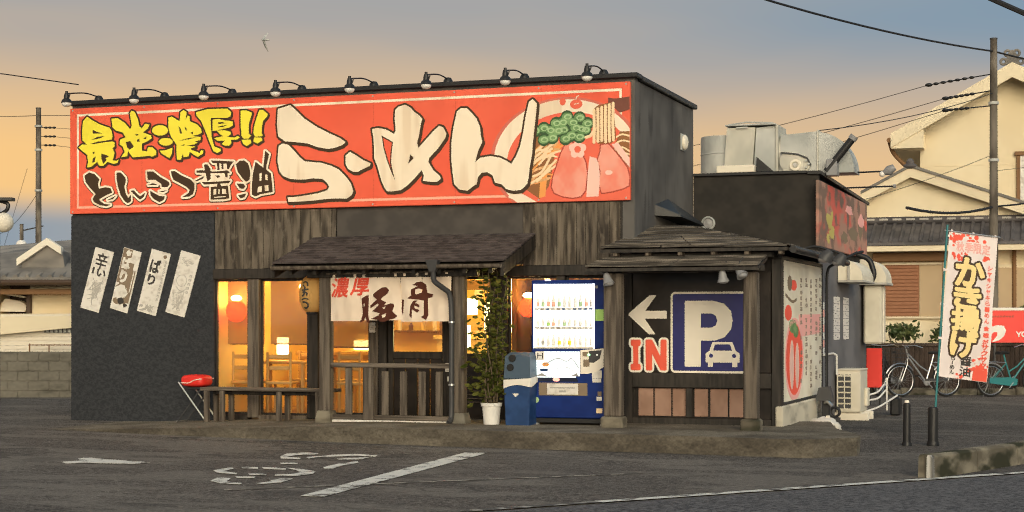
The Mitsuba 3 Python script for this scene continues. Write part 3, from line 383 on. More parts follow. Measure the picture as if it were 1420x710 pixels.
# raised pavement in front of the shop, sloping down to the asphalt at the left
PV = [(-9.5, .6), (-8.3, -1.2), (-7.3, -1.95), (-5.3, -2.2), (-1.5, -2.32), (1.5, -2.5), (3.22, -2.68), (3.34, -2.64), (3.76, -2.15), (3.74, -1.75), (3.3, -.6), (3.0, .9), (2.55, .9), (2.55, 3.4), (-8.2, 3.4)]
def pave_z(x, y): return .20 - .155 * min(1, max(0, (-2.6 - x) / 5.0))
pg = Polygon(PV)
def pave_pt(q):
    x, y, z = q; d = max(0, .09 - Polygon(PV).exterior.distance(Point(x, y)))
    return (x, y, z if z < .05 else pave_z(x, y) + .006 * math.sin(x * 2.1 + y))
pv_parts = []
front_cells = []
step = 1.25
for i in range(-8, 5):
    c = pg.intersection(sbox(i * step, -3, i * step + step, .02))
    if not c.is_empty: front_cells.append(c.buffer(-.0045))
m = warp(G.prism(pg.buffer(-.012), -.02, .183), pave_pt, .35)
pavement = add('pavement', m, 'm_pavement', kind='structure')
for c in front_cells:
    mm = warp(G.prism(c, .10, .194), lambda q: (q[0], q[1], (pave_z(q[0], q[1]) + (.004 if q[2] > .15 else -.09)) + .004 * math.sin(3 * round(q[0] / step))), .4)
    add('slab', mm, 'm_pavement', 'pavement')
# low concrete kerb with a painted end beside the road, block by block
kd = np.array([.72, 1.99]) / np.hypot(.72, 1.99); KA = np.array([4.83, -4.72]); kn = np.array([-kd[1], kd[0]])
kerb = thing('kerb', 'low mossy concrete kerb beside the road with a chipped painted end', 'kerb')
for i in range(14):
    a, b = KA + kd * (i * 1.0 + .006), KA + kd * (i * 1.0 + .994)
    P = [(*(q + kn * t), z) for q in (a, b) for t, z in ((0, -.02), (.012, .20), (.03, .222), (.15, .222), (.165, .20), (.175, -.02))]
    add('kerb_block', hull(P), 'm_kerb', 'kerb')
e = KA - kd * .05
add('painted_end', hull([(*(q + kn * t), z) for q in (e, KA + kd * .0) for t, z in ((-.004, -.02), (.0, .20), (.02, .222), (.05, .222), (.055, .20), (.06, -.02))]), 'm_road_paint', 'kerb', label='chipped white painted end of the kerb')
# ------------------------------------------------------------------ the restaurant
R = thing('ramen_restaurant', 'black single-storey ramen restaurant with wide red banner and wooden porch', 'restaurant')
add('black_wall', cat([bev(-7.94, -5.57, -.03, .12, -.02, 3.06, .012), box(-7.94, -7.80, .12, 3.3, -.02, 3.06)]), 'm_black_wall', R, label='plain black rendered wall at the left')
add('upper_wall', box(-7.93, .60, .0, .14, 2.27, 4.68), 'm_brown_wall', R)
add('side_wall', bev(.46, .602, -.01, 3.3, .15, 4.66, .012), 'm_grey_wall', R, label='stained grey side wall at the right')
add('back_wall', box(-7.8, .46, 3.16, 3.29, 0, 4.6), 'm_grey_wall', R)
add('left_wall', box(-7.94, -7.82, .14, 3.3, 3.06, 4.66), 'm_black_wall', R)
add('flat_roof', box(-7.8, .45, .15, 3.15, 4.2, 4.3), 'm_dark_grey', R)
cap = cat([bev(-7.99, .65, -.06, .20, 4.68, 4.745, .01), bev(.42, .652, .205, 3.36, 4.665, 4.735, .01), bev(-7.99, -7.78, .205, 3.36, 4.665, 4.735, .01)])
add('parapet_cap', cap, 'm_black_metal', R, label='black metal capping of the parapet')
add('front_pier', bev(.44, .60, -.035, -.012, 2.2, 3.07, .004), 'm_grey_wall', R)
# weathered boards above the windows
def boards(x0, x1, z0, z1):
    c = add('cladding', box(x0, x1, -.018, -.002, z0 + .01, z1), 'm_dark_wood', R); x = x0
    while x < x1 - .03:
        w = min(random.uniform(.12, .19), x1 - x); d = random.uniform(.034, .044)
        add('board', bev(x + .002, x + w - .003, -d, -.019, z0 + random.uniform(-.03, .02), z1, .006), f'm_clad_{random.randrange(3)}', c); x += w
boards(-5.55, -3.66, 2.24, 3.075); boards(-.93, .43, 2.24, 3.075)
add('lintel', bev(-5.57, .45, -.07, .10, 2.11, 2.255, .01), 'm_dark_wood', R)
# posts of the glazed front
for x0, x1, mt in ((-5.03, -4.85, 'm_post'), (-4.10, -3.93, 'm_dark_wood'), (-3.17, -3.03, 'm_post'), (-3.02, -2.90, 'm_dark_wood'), (-2.02, -1.93, 'm_dark_wood'), (-1.40, -1.15, 'm_dark_wood'), (-.46, -.34, 'm_dark_wood'), (.24, .455, 'm_dark_wood')):
    add('wall_post', bev(x0, x1, -.05, .11, .16, 2.11), mt, R)
add('sill', bev(-5.57, -5.03, -.06, .1, .05, .20), 'm_dark_wood', R); add('sill', bev(-4.85, -4.10, -.06, .1, .05, .20), 'm_post', R); add('sill', bev(-3.93, -3.17, -.06, .1, .05, .22), 'm_post', R)
add('low_wall', bev(-1.93, -1.40, -.02, .08, .12, 1.05), 'm_dark_panel', R); add('low_wall', bev(-1.15, -.46, -.02, .08, .12, 1.05), 'm_dark_panel', R); add('low_wall', bev(-.34, .24, -.02, .08, .12, 1.5), 'm_dark_panel', R)
# sliding doors with glazed upper half
door = add('door', cat([bev(-2.90, -2.82, .0, .05, .14, 2.11), bev(-2.10, -2.02, .0, .05, .14, 2.11), bev(-2.818, -2.102, .0, .05, 1.0, 1.10), bev(-2.818, -2.102, .0, .05, 2.03, 2.11)]), 'm_dark_wood', R, label='dark sliding door with a glazed upper half')
for i in range(4): add('door_panel', bev(-2.818 + .179 * i + .004, -2.818 + .179 * i + .175, .012, .035, .14, 1.0, .004), 'm_dark_panel', door)
add('glass', box(-2.818, -2.102, .020, .026, 1.10, 2.03), 'm_pane', door)
for z in (.42, .47, .52, .57, .62): add('grille_bar', bev(-1.88, -1.46, -.05, -.022, z, z + .014, .002), 'm_post', R)
for x0, x1, z0, z1 in ((-5.57, -5.03, .2, 2.11), (-4.85, -4.10, .2, 2.11), (-3.93, -3.17, .22, 2.11), (-1.93, -1.40, 1.05, 2.11), (-1.15, -.46, 1.05, 2.11), (-.34, .24, 1.5, 2.11)):
    w = add('window', cat([bev(x0, x0 + .025, .02, .06, z0, z1, .004), bev(x1 - .025, x1, .02, .06, z0, z1, .004), bev(x0 + .026, x1 - .026, .02, .06, z0, z0 + .03, .004), bev(x0 + .026, x1 - .026, .02, .06, z1 - .03, z1, .004)]), 'm_dark_wood', R)
    add('glass', quadmesh(lambda u, v: (x0 + .025 + (x1 - x0 - .05) * u, .04, z0 + .03 + (z1 - z0 - .06) * v), 1, 1), 'm_pane', w)
for x0, x1, z0 in ((-5.54, -5.05, 1.19), (-4.83, -4.12, 1.19), (-3.91, -3.19, 1.15)):
    add('window_blind', quadmesh(lambda u, v: (x0 - .06 + (x1 - x0 + .12) * u, .40 + .004 * math.sin(9 * u), z0 + (2.10 - z0) * v), 12, 2), 'm_screen', R, label='tan half-drawn blind behind the glass')
    add('blind_rail', cyl((x0, .40, z0), (x1, .40, z0), .010, 8), 'm_in_brown', R)
# porch roof over the entrance: courses of shingles
PX0, PX1, ZT, ZE, YE = -3.97, -.77, 2.70, 2.285, -1.32
pr = add('porch_roof', cat([hull([(PX0, -.01, ZT - .05), (PX1, -.01, ZT - .05), (PX0, YE + .02, ZE - .05), (PX1, YE + .02, ZE - .05), (PX0, -.01, ZT - .10), (PX1, -.01, ZT - .10), (PX0, YE + .02, ZE - .09), (PX1, YE + .02, ZE - .09)])]), 'm_dark_wood', R, label='porch roof of brown shingles over the entrance')
nc = 11
for i in range(nc):
    a, b = i / nc, (i + 1.22) / nc
    y0, z0, y1, z1 = -.015 + (YE + .015) * min(b, 1), ZT + (ZE - ZT) * min(b, 1), -.015 + (YE + .015) * a, ZT + (ZE - ZT) * a
    x = PX0 - .02 - random.uniform(0, .3)
    while x < PX1 + .02:
        w = random.uniform(.30, .46); xa, xb = max(x, PX0 - .02), min(x + w, PX1 + .02); j = random.uniform(-.004, .004)
        if xb - xa > .03:
            add('shingle', hull([(q, y0 + j, z0 + .004) for q in (xa + .003, xb - .003)] + [(q, y0 + j, z0 - .018) for q in (xa + .003, xb - .003)] + [(q, y1, z1 - .014) for q in (xa + .003, xb - .003)] + [(q, y1, z1 - .034) for q in (xa + .003, xb - .003)]), 'm_shingle', pr)
        x += w
for x in (PX0 - .02, PX1 - .02):
    add('barge_board', hull([(x + d, y, z + o) for d in (0, .04) for y, z in ((-.01, ZT - .035), (YE + .01, ZE - .035)) for o in (0, -.17)]), 'm_dark_wood', pr)
for k in range(9):
    x = PX0 + .2 + k * .35
    add('rafter', hull([(x + d, y, z + o) for d in (0, .05) for y, z in ((-.02, ZT - .105), (YE + .06, ZE - .095)) for o in (0, -.07)]), 'm_dark_wood', pr)
add('eave_beam', bev(-3.6, -1.2, -1.07, -.94, 2.085, 2.185), 'm_dark_wood', R)
gut = []
for k in range(9):
    t = PI * k / 8; gut.append((YE - .035 + .045 * math.cos(t), ZE - .055 - .05 * math.sin(t)))
gp = np.array(gut); gi = gp * .0 + np.array([[YE - .035, ZE - .055]]) + (gp - np.array([[YE - .035, ZE - .055]])) * .86
add('gutter', Frame((PX0, 0, 0), (0, 1, 0), (0, 0, 1)).prism(Polygon(np.vstack([gp, gi[::-1]])), 0, PX1 - PX0), 'm_post', pr, smooth=40)
for x in (-3.345, -1.455):
    p = add('porch_post', bev(x - .075, x + .075, -1.075, -.925, .33, 2.085, .012), 'm_post', R)
    add('stone_base', hull([(x + a * .11, -1 + b * .11, z) for a in (-1, 1) for b in (-1, 1) for z in (.15, .24)] + [(x + a * .088, -1 + b * .088, .335) for a in (-1, 1) for b in (-1, 1)]), 'm_block' if x > -2 else 'm_kerb', p)
dp = add('downpipe', tube(bend([(-1.685, -1.35, 2.20), (-1.685, -1.33, 2.02), (-1.515, -1.14, 1.86), (-1.515, -1.14, .27), (-1.525, -1.22, .215)], 5, .2), .034, 12), 'm_dark_grey', R, smooth=40, label='dark downpipe from the gutter beside the porch post')
add('rain_head', hull([(-1.685 + a * .085, -1.35 + b * .06, 2.29) for a in (-1, 1) for b in (-1, 1)] + [(-1.685 + a * .04, -1.35 + b * .04, 2.14) for a in (-1, 1) for b in (-1, 1)]), 'm_dark_grey', dp)
for z in (.7, 1.5): add('clip', lathe([(.032, -.012), (.042, -.012), (.042, .012), (.032, .012)], (-1.515, -1.14, z), 14), 'm_steel', dp)
rl = add('railing', cat([bev(-3.27, -1.53, -1.045, -.955, .905, .965)]), 'm_rail', R, label='weathered wooden railing across the porch front')
add('bottom_rail', bev(-3.27, -1.53, -1.03, -.97, .225, .285), 'm_rail', rl); add('threshold', bev(-3.3, -1.5, -1.06, -.98, .186, .218), 'm_paper', rl)
for x in (-3.02, -2.50, -2.24, -1.98, -1.74): add('baluster', bev(x - .048, x + .048, -1.018, -.982, .285, .905 if x < -2.9 else .86), 'm_post', rl)
add('newel', bev(-2.80, -2.65, -1.045, -.955, .20, .905), 'm_post', rl)

# inside the shop: room, furniture and lamps seen through the glass
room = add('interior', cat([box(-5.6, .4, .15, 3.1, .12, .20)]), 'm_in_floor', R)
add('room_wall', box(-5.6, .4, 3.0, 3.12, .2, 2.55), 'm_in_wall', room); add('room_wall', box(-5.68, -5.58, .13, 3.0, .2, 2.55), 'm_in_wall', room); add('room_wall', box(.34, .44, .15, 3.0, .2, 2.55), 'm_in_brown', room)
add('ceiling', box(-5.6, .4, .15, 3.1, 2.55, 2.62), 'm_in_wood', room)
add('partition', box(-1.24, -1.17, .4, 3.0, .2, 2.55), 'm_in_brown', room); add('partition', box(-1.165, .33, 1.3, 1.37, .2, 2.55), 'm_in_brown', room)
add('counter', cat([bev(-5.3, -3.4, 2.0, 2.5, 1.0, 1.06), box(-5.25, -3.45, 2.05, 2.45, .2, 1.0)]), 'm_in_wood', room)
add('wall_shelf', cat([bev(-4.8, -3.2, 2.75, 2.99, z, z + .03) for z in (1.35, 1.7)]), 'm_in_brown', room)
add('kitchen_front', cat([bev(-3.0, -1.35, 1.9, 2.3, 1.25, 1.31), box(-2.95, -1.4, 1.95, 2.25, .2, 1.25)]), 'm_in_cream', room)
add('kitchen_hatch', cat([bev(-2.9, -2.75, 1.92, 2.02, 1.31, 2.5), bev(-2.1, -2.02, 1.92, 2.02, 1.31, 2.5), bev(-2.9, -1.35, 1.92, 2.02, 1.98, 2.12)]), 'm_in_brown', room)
def warm(name, mesh, rad, parent, **kw):
    k = add(name, mesh, 'm_in_cream', parent, **kw); scene[k]['emitter'] = {'type': 'area', 'radiance': {'type': 'rgb', 'value': list(rad)}}; return k
WARM = np.array([1.0, .64, .14])
for x, y in ((-5.0, 1.6), (-4.0, 1.6), (-2.6, 1.1), (-1.75, .8), (-1.9, 2.6)):
    warm('ceiling_light', bev(x - .3, x + .3, y - .12, y + .12, 2.47, 2.55), WARM * LAMP, room)
warm('bulb', ball((-4.30, .22, 2.0), .045), WARM * LAMP * 5, room, smooth=True)
warm('bulb', ball((-.66, .20, 2.02), .055), np.array([1, .70, .25]) * LAMP * 7, room, smooth=True)
warm('wall_lamp', bev(-5.21, -5.06, 1.2, 1.3, 1.03, 1.28), np.array([1, .68, .26]) * LAMP * .55, room)
for x0, x1, y, z0, z1, k in ((-1.86, -1.46, 1.0, 1.36, 1.78, .34), (-1.86, -1.44, 1.3, 1.95, 2.2, .42), (-2.38, -2.16, 1.2, 1.14, 1.46, .38), (-2.72, -2.5, 2.4, 1.62, 1.86, .4), (-4.75, -4.25, 2.92, 1.08, 1.22, .35)):
    warm('fill_panel', bev(x0, x1, y, y + .06, z0, z1), np.array([1, .72, .26]) * LAMP * k, room)  # added glowing panels that brighten the view through window and door glass
for x, y, z, r in ((-5.36, .24, 1.66, .15), (-.95, .26, 1.70, .13)):
    k = add('paper_lantern', lathe([(.02, -r), (.55 * r, -.9 * r), (.92 * r, -.45 * r), (r, 0), (.92 * r, .45 * r), (.55 * r, .9 * r), (.02, r)], (x, y, z), 18), 'm_lantern_red', room, smooth=True, label='red paper lantern hanging inside the window')
    warm('lantern_bulb', ball((x, y, z + r * 1.25), .05, (1.6, 1, .8)), np.array([1, .60, .18]) * LAMP * 3.2, room, smooth=True)
    warm('lantern_glow', ball((x, y, z), .045), np.array([1, .50, .15]) * LAMP * 2, room, smooth=True)
def in_chair(x, y, a):
    ms = [bev(-.2, .2, -.2, .2, .42, .46)] + [bev(i * .17 - .018, i * .17 + .018, j * .17 - .018, j * .17 + .018, 0, .42) for i in (-1, 1) for j in (-1, 1)] + [bev(i * .17 - .018, i * .17 + .018, .16, .19, .46, .88) for i in (-1, 1)] + [bev(-.15, .15, .165, .185, z, z + .06) for z in (.62, .78)]
    add('dining_chair', moved(cat(ms), (x, y, .2), a), 'm_in_wood', room)
def in_table(x, y):
    add('dining_table', moved(cat([bev(-.45, .45, -.32, .32, .70, .74)] + [bev(i * .4 - .025, i * .4 + .025, j * .27 - .025, j * .27 + .025, 0, .70) for i in (-1, 1) for j in (-1, 1)]), (x, y, .2)), 'm_in_wood', room)
in_table(-4.95, 1.0); in_chair(-5.3, .55, 2.9); in_chair(-4.75, .5, 3.3); in_chair(-4.9, 1.55, .1); in_table(-3.9, 1.0); in_chair(-4.2, 1.5, .2); in_chair(-3.6, .5, 3.0)
for i in range(16):
    x = -4.75 + .1 * i + random.uniform(-.02, .02); z = (1.38, 1.73)[i % 2]; h = random.uniform(.10, .24)
    add('jar', lathe([(.001, 0), (.032, 0), (.035, h * .7), (.018, h * .85), (.018, h), (.001, h)], (x, 2.87, z), 10), ('m_in_cream', 'm_in_brown', 'm_offwhite')[i % 3], room, smooth=40)
for i in range(9):
    x = -2.85 + .16 * i; add('bowl', lathe([(.001, 0), (.04, 0), (.09, .07), (.085, .07), (.03, .01), (.001, .01)], (x, 2.1 + .05 * (i % 2), 1.315), 12), 'm_offwhite', room, smooth=40)
for i in range(7):
    x = -2.75 + .22 * i; add('menu_slip', box(x, x + .13, 2.985, 2.995, 1.75, 2.2), 'm_in_cream' if i % 2 else 'm_offwhite', room)
for i in range(5): add('menu_slip', box(-5.25 + .32 * i, -5.06 + .32 * i, 2.98, 2.993, 1.9, 2.35), 'm_offwhite', room)
# ------------------------------------------------------------------ the red banner sign
BN = thing('banner_sign', 'long red banner sign with huge cream brush lettering and a noodle bowl picture', 'sign')
BX0, BX1, BZ0, BZ1 = -7.92, .555, 3.085, 4.625
add('panel', bev(BX0, BX1, -.08, -.02, BZ0, BZ1, .006), 'm_banner_red', BN)
BF = Frame((0, -.08, 0)); panel = sbox(BX0 + .004, BZ0 + .004, BX1 - .004, BZ1 - .004)
def lay(name, g, h, mat, parent=BN, fr=BF, clip=panel, **kw):
    if clip is not None: g = g.intersection(clip)
    m = fr.prism(g, -.001, h)
    return add(name, m, mat, parent, **kw) if m is not None else None
line = sbox(BX0 + .12, BZ0 + .075, BX1 - .11, BZ1 - .085); bowl_c = (-.33, 3.66)
def ellipse(cx, cz, rx, rz, n=64): return affinity.scale(Point(cx, cz).buffer(1, n), rx, rz)
inner = line.buffer(-.034)
bowl_all = ellipse(*bowl_c, 1.04, .80)
lay('border_line', line.difference(inner).difference(bowl_all).difference(sbox(-9, 0, 1, 3.6)), .0012, 'm_cream_print')
lay('border_line', line.difference(inner).difference(bowl_all).intersection(sbox(-9, 0, 1, 3.6)), .0012, 'm_pink_line')
lay('bowl_shadow', bowl_all.difference(ellipse(*bowl_c, .99, .77)), .0012, 'm_bowl_shadow')
lay('bowl_rim', ellipse(*bowl_c, .99, .77), .0018, 'm_cream_print')
lay('bowl_inside', ellipse(bowl_c[0] + .05, bowl_c[1] - .06, .86, .66).union(sbox(-.9, 3.05, .6, 3.45)), .0024, 'm_bowl_in')
lay('bowl_rim', Polygon([(-1.12, 3.16), (-.93, 3.08), (-.70, 3.08), (-1.06, 3.28)]), .0030, 'm_cream_print')
rs = random.Random(5)
for k in range(1, 7): lay('panel_seam', sbox(BX0 + 1.21 * k - .003, 0, BX0 + 1.21 * k + .003, 9), .0006, 'm_banner_seam')
for k in range(8):
    for z in (BZ0 + .03, BZ1 - .03): lay('fixing', Point(BX0 + .05 + 1.196 * k, z).buffer(.012, 4), .004, 'm_galv')
def stroke(pts, w): return LineString(bend(np.array([(*p, 0) for p in pts]), 4, .45)[:, :2]).buffer(w, 4)
lay('noodle_bed', Polygon([(-.93, 3.30), (-.86, 3.95), (-.62, 3.98), (-.45, 3.80), (-.55, 3.3), (-.68, 3.13)]), .0030, 'm_noodle_dark')
lay('noodle_bed', Polygon([(.33, 3.75), (.42, 3.98), (.55, 3.98), (.55, 3.5)]), .0030, 'm_noodle_dark')
for grp, mt in ((0, 'm_orange_print'), (1, 'm_noodle'), (2, 'm_noodle_pale')):
    ss = []
    for k in range(11):
        x, z = rs.uniform(-.88, -.66), rs.uniform(3.28, 3.72)
        ss.append(stroke([(x, z), (x + .12, z + rs.uniform(.03, .13)), (x + rs.uniform(.2, .34), z + rs.uniform(.05, .3))], rs.uniform(.010, .017)))
    if grp == 0: ss.append(Polygon([(-.69, 3.14), (-.60, 3.16), (-.57, 3.48), (-.66, 3.5)]))
    lay('noodle', union_all(ss), .0036 + .0006 * grp, mt)
lay('noodle', union_all([stroke([(.36, z), (.44, z + .05), (.56, z + rs.uniform(-.05, .05))], .011) for z in (3.58, 3.66, 3.74, 3.82, 3.9)]), .0036, 'm_noodle_pale')
meat, _ = art('meat'); stripg, _ = art('strip'); chop, _ = art('chop')
lay('meat_shadow', meat.buffer(.016), .0052, 'm_meat_dark'); lay('meat_slice', meat, .0058, 'm_meat')
lay('meat_fat', stripg, .0064, 'm_meat_pale')
lay('meat_gloss', union_all([ellipse(-.62, 3.36, .05, .11), ellipse(.27, 3.45, .05, .03), ellipse(.1, 3.72, .06, .04)]).intersection(meat), .0064, 'm_meat_pale')
fl = union_all([Point(-.155 + .068 * math.cos(a), 3.765 + .068 * math.sin(a)).buffer(.052) for a in np.arange(5) * 2 * PI / 5 + .3])
lay('flower_cake', fl, .0074, 'm_meat_pale'); lay('flower_heart', Point(-.155, 3.765).buffer(.045), .0080, 'm_bowl_in')
SC = [(-.84, 4.02), (-.62, 4.06), (-.45, 4.12), (-.30, 4.2), (-.13, 4.18), (-.02, 4.1), (-.35, 4.03), (-.18, 4.05), (-.5, 3.93), (-.62, 3.91), (-.32, 3.91), (-.13, 3.93), (-.05, 4.02), (-.42, 4.02), (-.22, 4.12), (-.53, 4.03), (-.24, 3.95), (-.36, 4.13), (-.1, 4.03), (-.74, 4.03)]
lay('scallion_bed', union_all([Point(x, z).buffer(.085) for x, z in SC]), .0080, 'm_scallion_dark')
lay('scallion', union_all([ellipse(x, z, .072, .055, 8) for x, z in SC]), .0088, 'm_scallion')
lay('scallion_ring', union_all([ellipse(x + .01, z, .052, .036, 8).difference(ellipse(x + .01, z - .004, .030, .020, 8)) for x, z in SC]), .0094, 'm_scallion_pale')
lay('tomato', union_all([ellipse(-.36, 4.40, .042, .048), ellipse(-.175, 4.36, .085, .062)]), .0042, 'm_bowl_in')
lay('tomato_stem', union_all([stroke([(-.18, 4.42), (-.17, 4.46), (-.14, 4.47)], .006), stroke([(-.2, 4.36), (-.14, 4.37)], .005)]), .0048, 'm_cream_print')
lay('chopsticks', chop, .0094, 'm_chop')
lay('lifted_noodles', Polygon([(.06, 4.28), (.12, 4.33), (.33, 4.37), (.37, 3.88), (.30, 3.83), (.12, 3.83), (.05, 3.98)]), .0094, 'm_noodle_dark')
lay('lifted_noodle', union_all([stroke([(.07 + .052 * k, 4.27 + .016 * k), (.075 + .05 * k, 4.05), (.07 + .053 * k, 3.85 + .01 * (k % 3))], .0195) for k in range(6)] + [stroke([(.08, 4.02), (.02, 3.93), (-.04, 3.92)], .02)]), .0102, 'm_noodle_pale')
# lettering, one part per character
for k in ('ra', 'bar', 'me', 'n'):
    g, h = art(k); g = g.simplify(.002)
    if k == 'n': g = g.buffer(.004)
    out = g.buffer(.026, 3).union(affinity.translate(g.buffer(.022, 3), .014, -.022))
    c = lay('character', out, .0112, 'm_brown_print', label=None)
    lay('face', g.difference(h.buffer(.004)) if k != 'me' else g.difference(h), .0122, 'm_cream_print', c)
    if k == 'me': lay('counter_fill', poly(ART['me'][1][0]).buffer(-.017), .0122, 'm_banner_red', c)
for k in ('y1', 'y2', 'y3', 'y4', 'y5'):
    g, h = art(k); out = g.buffer(.024, 3).union(affinity.translate(g.buffer(.016, 3), .014, -.018))
    c = lay('character', out, .0060, 'm_brown_print'); lay('face', g.difference(h), .0070, 'm_yellow_print', c)
allb = []
for k in ('b1', 'b2', 'b3', 'b4', 'b5', 'b6'):
    g, h = art(k); g = g.difference(h); f = g.buffer(.030, 4)
    f = union_all([Polygon(q.exterior) for q in getattr(f, 'geoms', [f])])
    c = lay('character', affinity.translate(f.buffer(.008), .005, -.008), .0032, 'm_brown_print')
    lay('outline', f, .0042, 'm_cream_print', c); lay('face', g.buffer(.002), .0052, 'm_brown_print', c)
# eight spotlights on arms along the parapet
for k in range(8):
    x = -7.52 + 1.097 * k
    places = ['leftmost', 'second from the left', 'third from the left', 'fourth from the left', 'fourth from the right', 'third from the right', 'second from the right', 'rightmost']
    s = thing('spotlight', f'black spotlight on an arm above the red banner, {places[k]} of the eight', 'spotlight', 'spotlights above the banner')
    add('mount', lathe([(.001, .075), (.04, .066), (.062, .03), (.066, 0), (.001, 0)], (x, .06, 4.747), 16), 'm_black_metal', s, smooth=40)
    add('arm', tube(bend([(x, .06, 4.795), (x + .01, -.30, 4.815), (x + .03, -.80, 4.735)], 4, .4), .010, 8), 'm_black_metal', s, smooth=40)
    add('hood', cat([lathe([(.001, .125), (.028, .125), (.038, .085), (.04, .05), (.065, .03), (.078, -.010), (.07, -.010), (.05, .025), (.001, .025)], (x + .03, -.80, 4.615), 18), cyl((x + .03, -.80, 4.74), (x + .03, -.80, 4.77), .02), cyl((x + .07, -.80, 4.68), (x + .09, -.80, 4.745), .009, 8)]), 'm_black_metal', s, smooth=35)
    add('lamp_glass', ball((x + .03, -.80, 4.595), .068, (1, 1, .75)), 'm_white_paint', s, smooth=True)

# ------------------------------------------------------------------ four slanted posters on the black wall
PQ = [[(-7.51, 2.60), (-7.20, 2.52), (-7.46, 1.64), (-7.77, 1.72)], [(-7.03, 2.59), (-6.74, 2.51), (-6.98, 1.64), (-7.27, 1.71)], [(-6.57, 2.56), (-6.26, 2.48), (-6.51, 1.58), (-6.82, 1.67)], [(-6.09, 2.53), (-5.78, 2.45), (-6.04, 1.56), (-6.35, 1.65)]]
PL = ['slanted white poster with a bold black character at its top, leftmost on the black wall', 'slanted poster with a brown brush patch and white characters, second on the black wall', 'slanted white poster with two black characters and a column of small marks, third from left', 'slanted white poster with only faint grey drawings, nearest the window']
for i, (q, lb) in enumerate(zip(PQ, PL)):
    tl, tr, br, bl = [np.array(a) for a in q]; ex = (tr - tl); w = np.linalg.norm(ex); ey = tl - bl; hgt = np.linalg.norm(ey)
    fr = Frame((bl[0], -.034, bl[1]), (ex[0] / w, 0, ex[1] / w), (ey[0] / hgt, 0, ey[1] / hgt)); s = thing('poster', lb, 'poster', 'slanted posters on the black wall')
    add('sheet', fr.prism(sbox(0, 0, w, hgt), .0, .008), 'm_paper', s); fr.o = fr.o + fr.n * .008; fr.M[:3, 3] = fr.o; cl = sbox(.006, .006, w - .006, hgt - .006)
    r = random.Random(i)
    def blot(x, y, rad, n=9): return Polygon([(x + rad * r.uniform(.5, 1.2) * math.cos(a), y + rad * r.uniform(.5, 1.2) * math.sin(a)) for a in np.arange(n) * 2 * PI / n]).buffer(0)
    def scrib(x0, x1, y0, y1, n, lw): return union_all([LineString([(r.uniform(x0, x1), r.uniform(y0, y1)) for _ in range(3)]).buffer(lw) for _ in range(n)])
    if i == 0:
        lay('lettering', fit(glyph('辛'), .06, .62, .25, .86).buffer(.004), .002, 'm_ink', s, fr, cl)
        lay('lettering', union_all([sbox(.045, .53, .075, .63), put(fit(glyph('い'), 0, 0, .14, .10), .13, .52).buffer(.006)]), .002, 'm_ink', s, fr, cl)
        lay('drawing', scrib(.04, .28, .08, .48, 16, .005), .002, 'm_grey_ink', s, fr, cl); lay('stamp', Point(.25, .83).buffer(.018), .002, 'm_grey_ink', s, fr, cl)
    if i == 1:
        lay('brush_patch', union_all([sbox(.0, .40, .16, .93), sbox(.13, .35, .23, .72), blot(.12, .36, .12), blot(.2, .16, .07), blot(.08, .14, .06), sbox(.2, .14, .28, .62)]).difference(union_all([blot(.13, .28, .13), blot(.11, .85, .05), sbox(.245, .3, .26, .9)])), .002, 'm_ink_brown', s, fr, cl)
        lay('lettering', union_all([fit(glyph('ば'), .035, .62, .165, .78), fit(glyph('り'), .05, .42, .15, .58)]).buffer(.011), .003, 'm_paper', s, fr, cl)
        lay('drawing', union_all([blot(.14, .14, .06), blot(.24, .1, .035)]), .003, 'm_ink', s, fr, cl)
    if i == 2:
        lay('lettering', union_all([fit(glyph('ば'), .045, .60, .20, .79), fit(glyph('り'), .055, .42, .165, .56)]).buffer(.007), .002, 'm_ink', s, fr, cl)
        lay('small_marks', union_all([sbox(.262, .22 + .05 * k, .295, .255 + .05 * k).difference(sbox(.272, .23 + .05 * k, .285, .24 + .05 * k)) for k in range(12)]), .002, 'm_grey_ink', s, fr, cl)
        lay('stamp', Point(.245, .86).buffer(.028), .002, 'm_ink_brown', s, fr, cl); lay('drawing', union_all([scrib(.03, .26, .02, .13, 9, .006), blot(.2, .05, .03), blot(.05, .09, .03)]), .002, 'm_grey_ink', s, fr, cl)
    if i == 3:
        lay('drawing', union_all([scrib(.04, .24, .06, .36, 14, .004), Point(.13, .5).buffer(.085).difference(Point(.13, .5).buffer(.077)), stroke([(.06, .4), (.16, .33), (.25, .42)], .005), scrib(.05, .25, .72, .84, 8, .003)]), .002, 'm_grey_ink', s, fr, cl, kind='stuff')
        lay('small_marks', union_all([sbox(.235, .34 + .06 * k, .275, .375 + .06 * k).difference(sbox(.247, .35 + .06 * k, .262, .365 + .06 * k)) for k in range(5)]), .002, 'm_grey_ink', s, fr, cl)

# ------------------------------------------------------------------ noren curtain, lantern, bench, stool
def nwave(x, z): return -1.0 - .055 + (.020 * math.sin(x * 13) + .009 * math.sin(x * 31 + z * 5)) * min(1, (2.12 - z) / .45 + .15)
NF = Frame((0, 0, 0))
nor = thing('noren_curtain', 'cream noren curtain with red and brown brush characters in the porch entrance', 'curtain')
NX = [-3.265, -2.835, -2.26, -1.955, -1.545]
for i in range(4):
    x0, x1 = NX[i] + .004, NX[i + 1] - .004
    add('cloth', quadmesh(lambda u, v: (x0 + (x1 - x0) * u + .012 * (1 - v) * (u - .5), nwave(x0 + (x1 - x0) * u, 1.515 + .012 * math.sin(i * 2) + .55 * v), 1.515 + .012 * math.sin(i * 2) + (.57 + .06 * ((x0 + x1) / 2 + 3.26) / 1.7) * v), 20, 10), 'm_cloth', nor, smooth=True)
    for xx in (x0 + .06, x1 - .06): add('loop', box(xx - .018, xx + .018, -1.075, -1.045, 2.06 + .06 * (xx + 3.26) / 1.7, 2.15), 'm_cloth', nor)
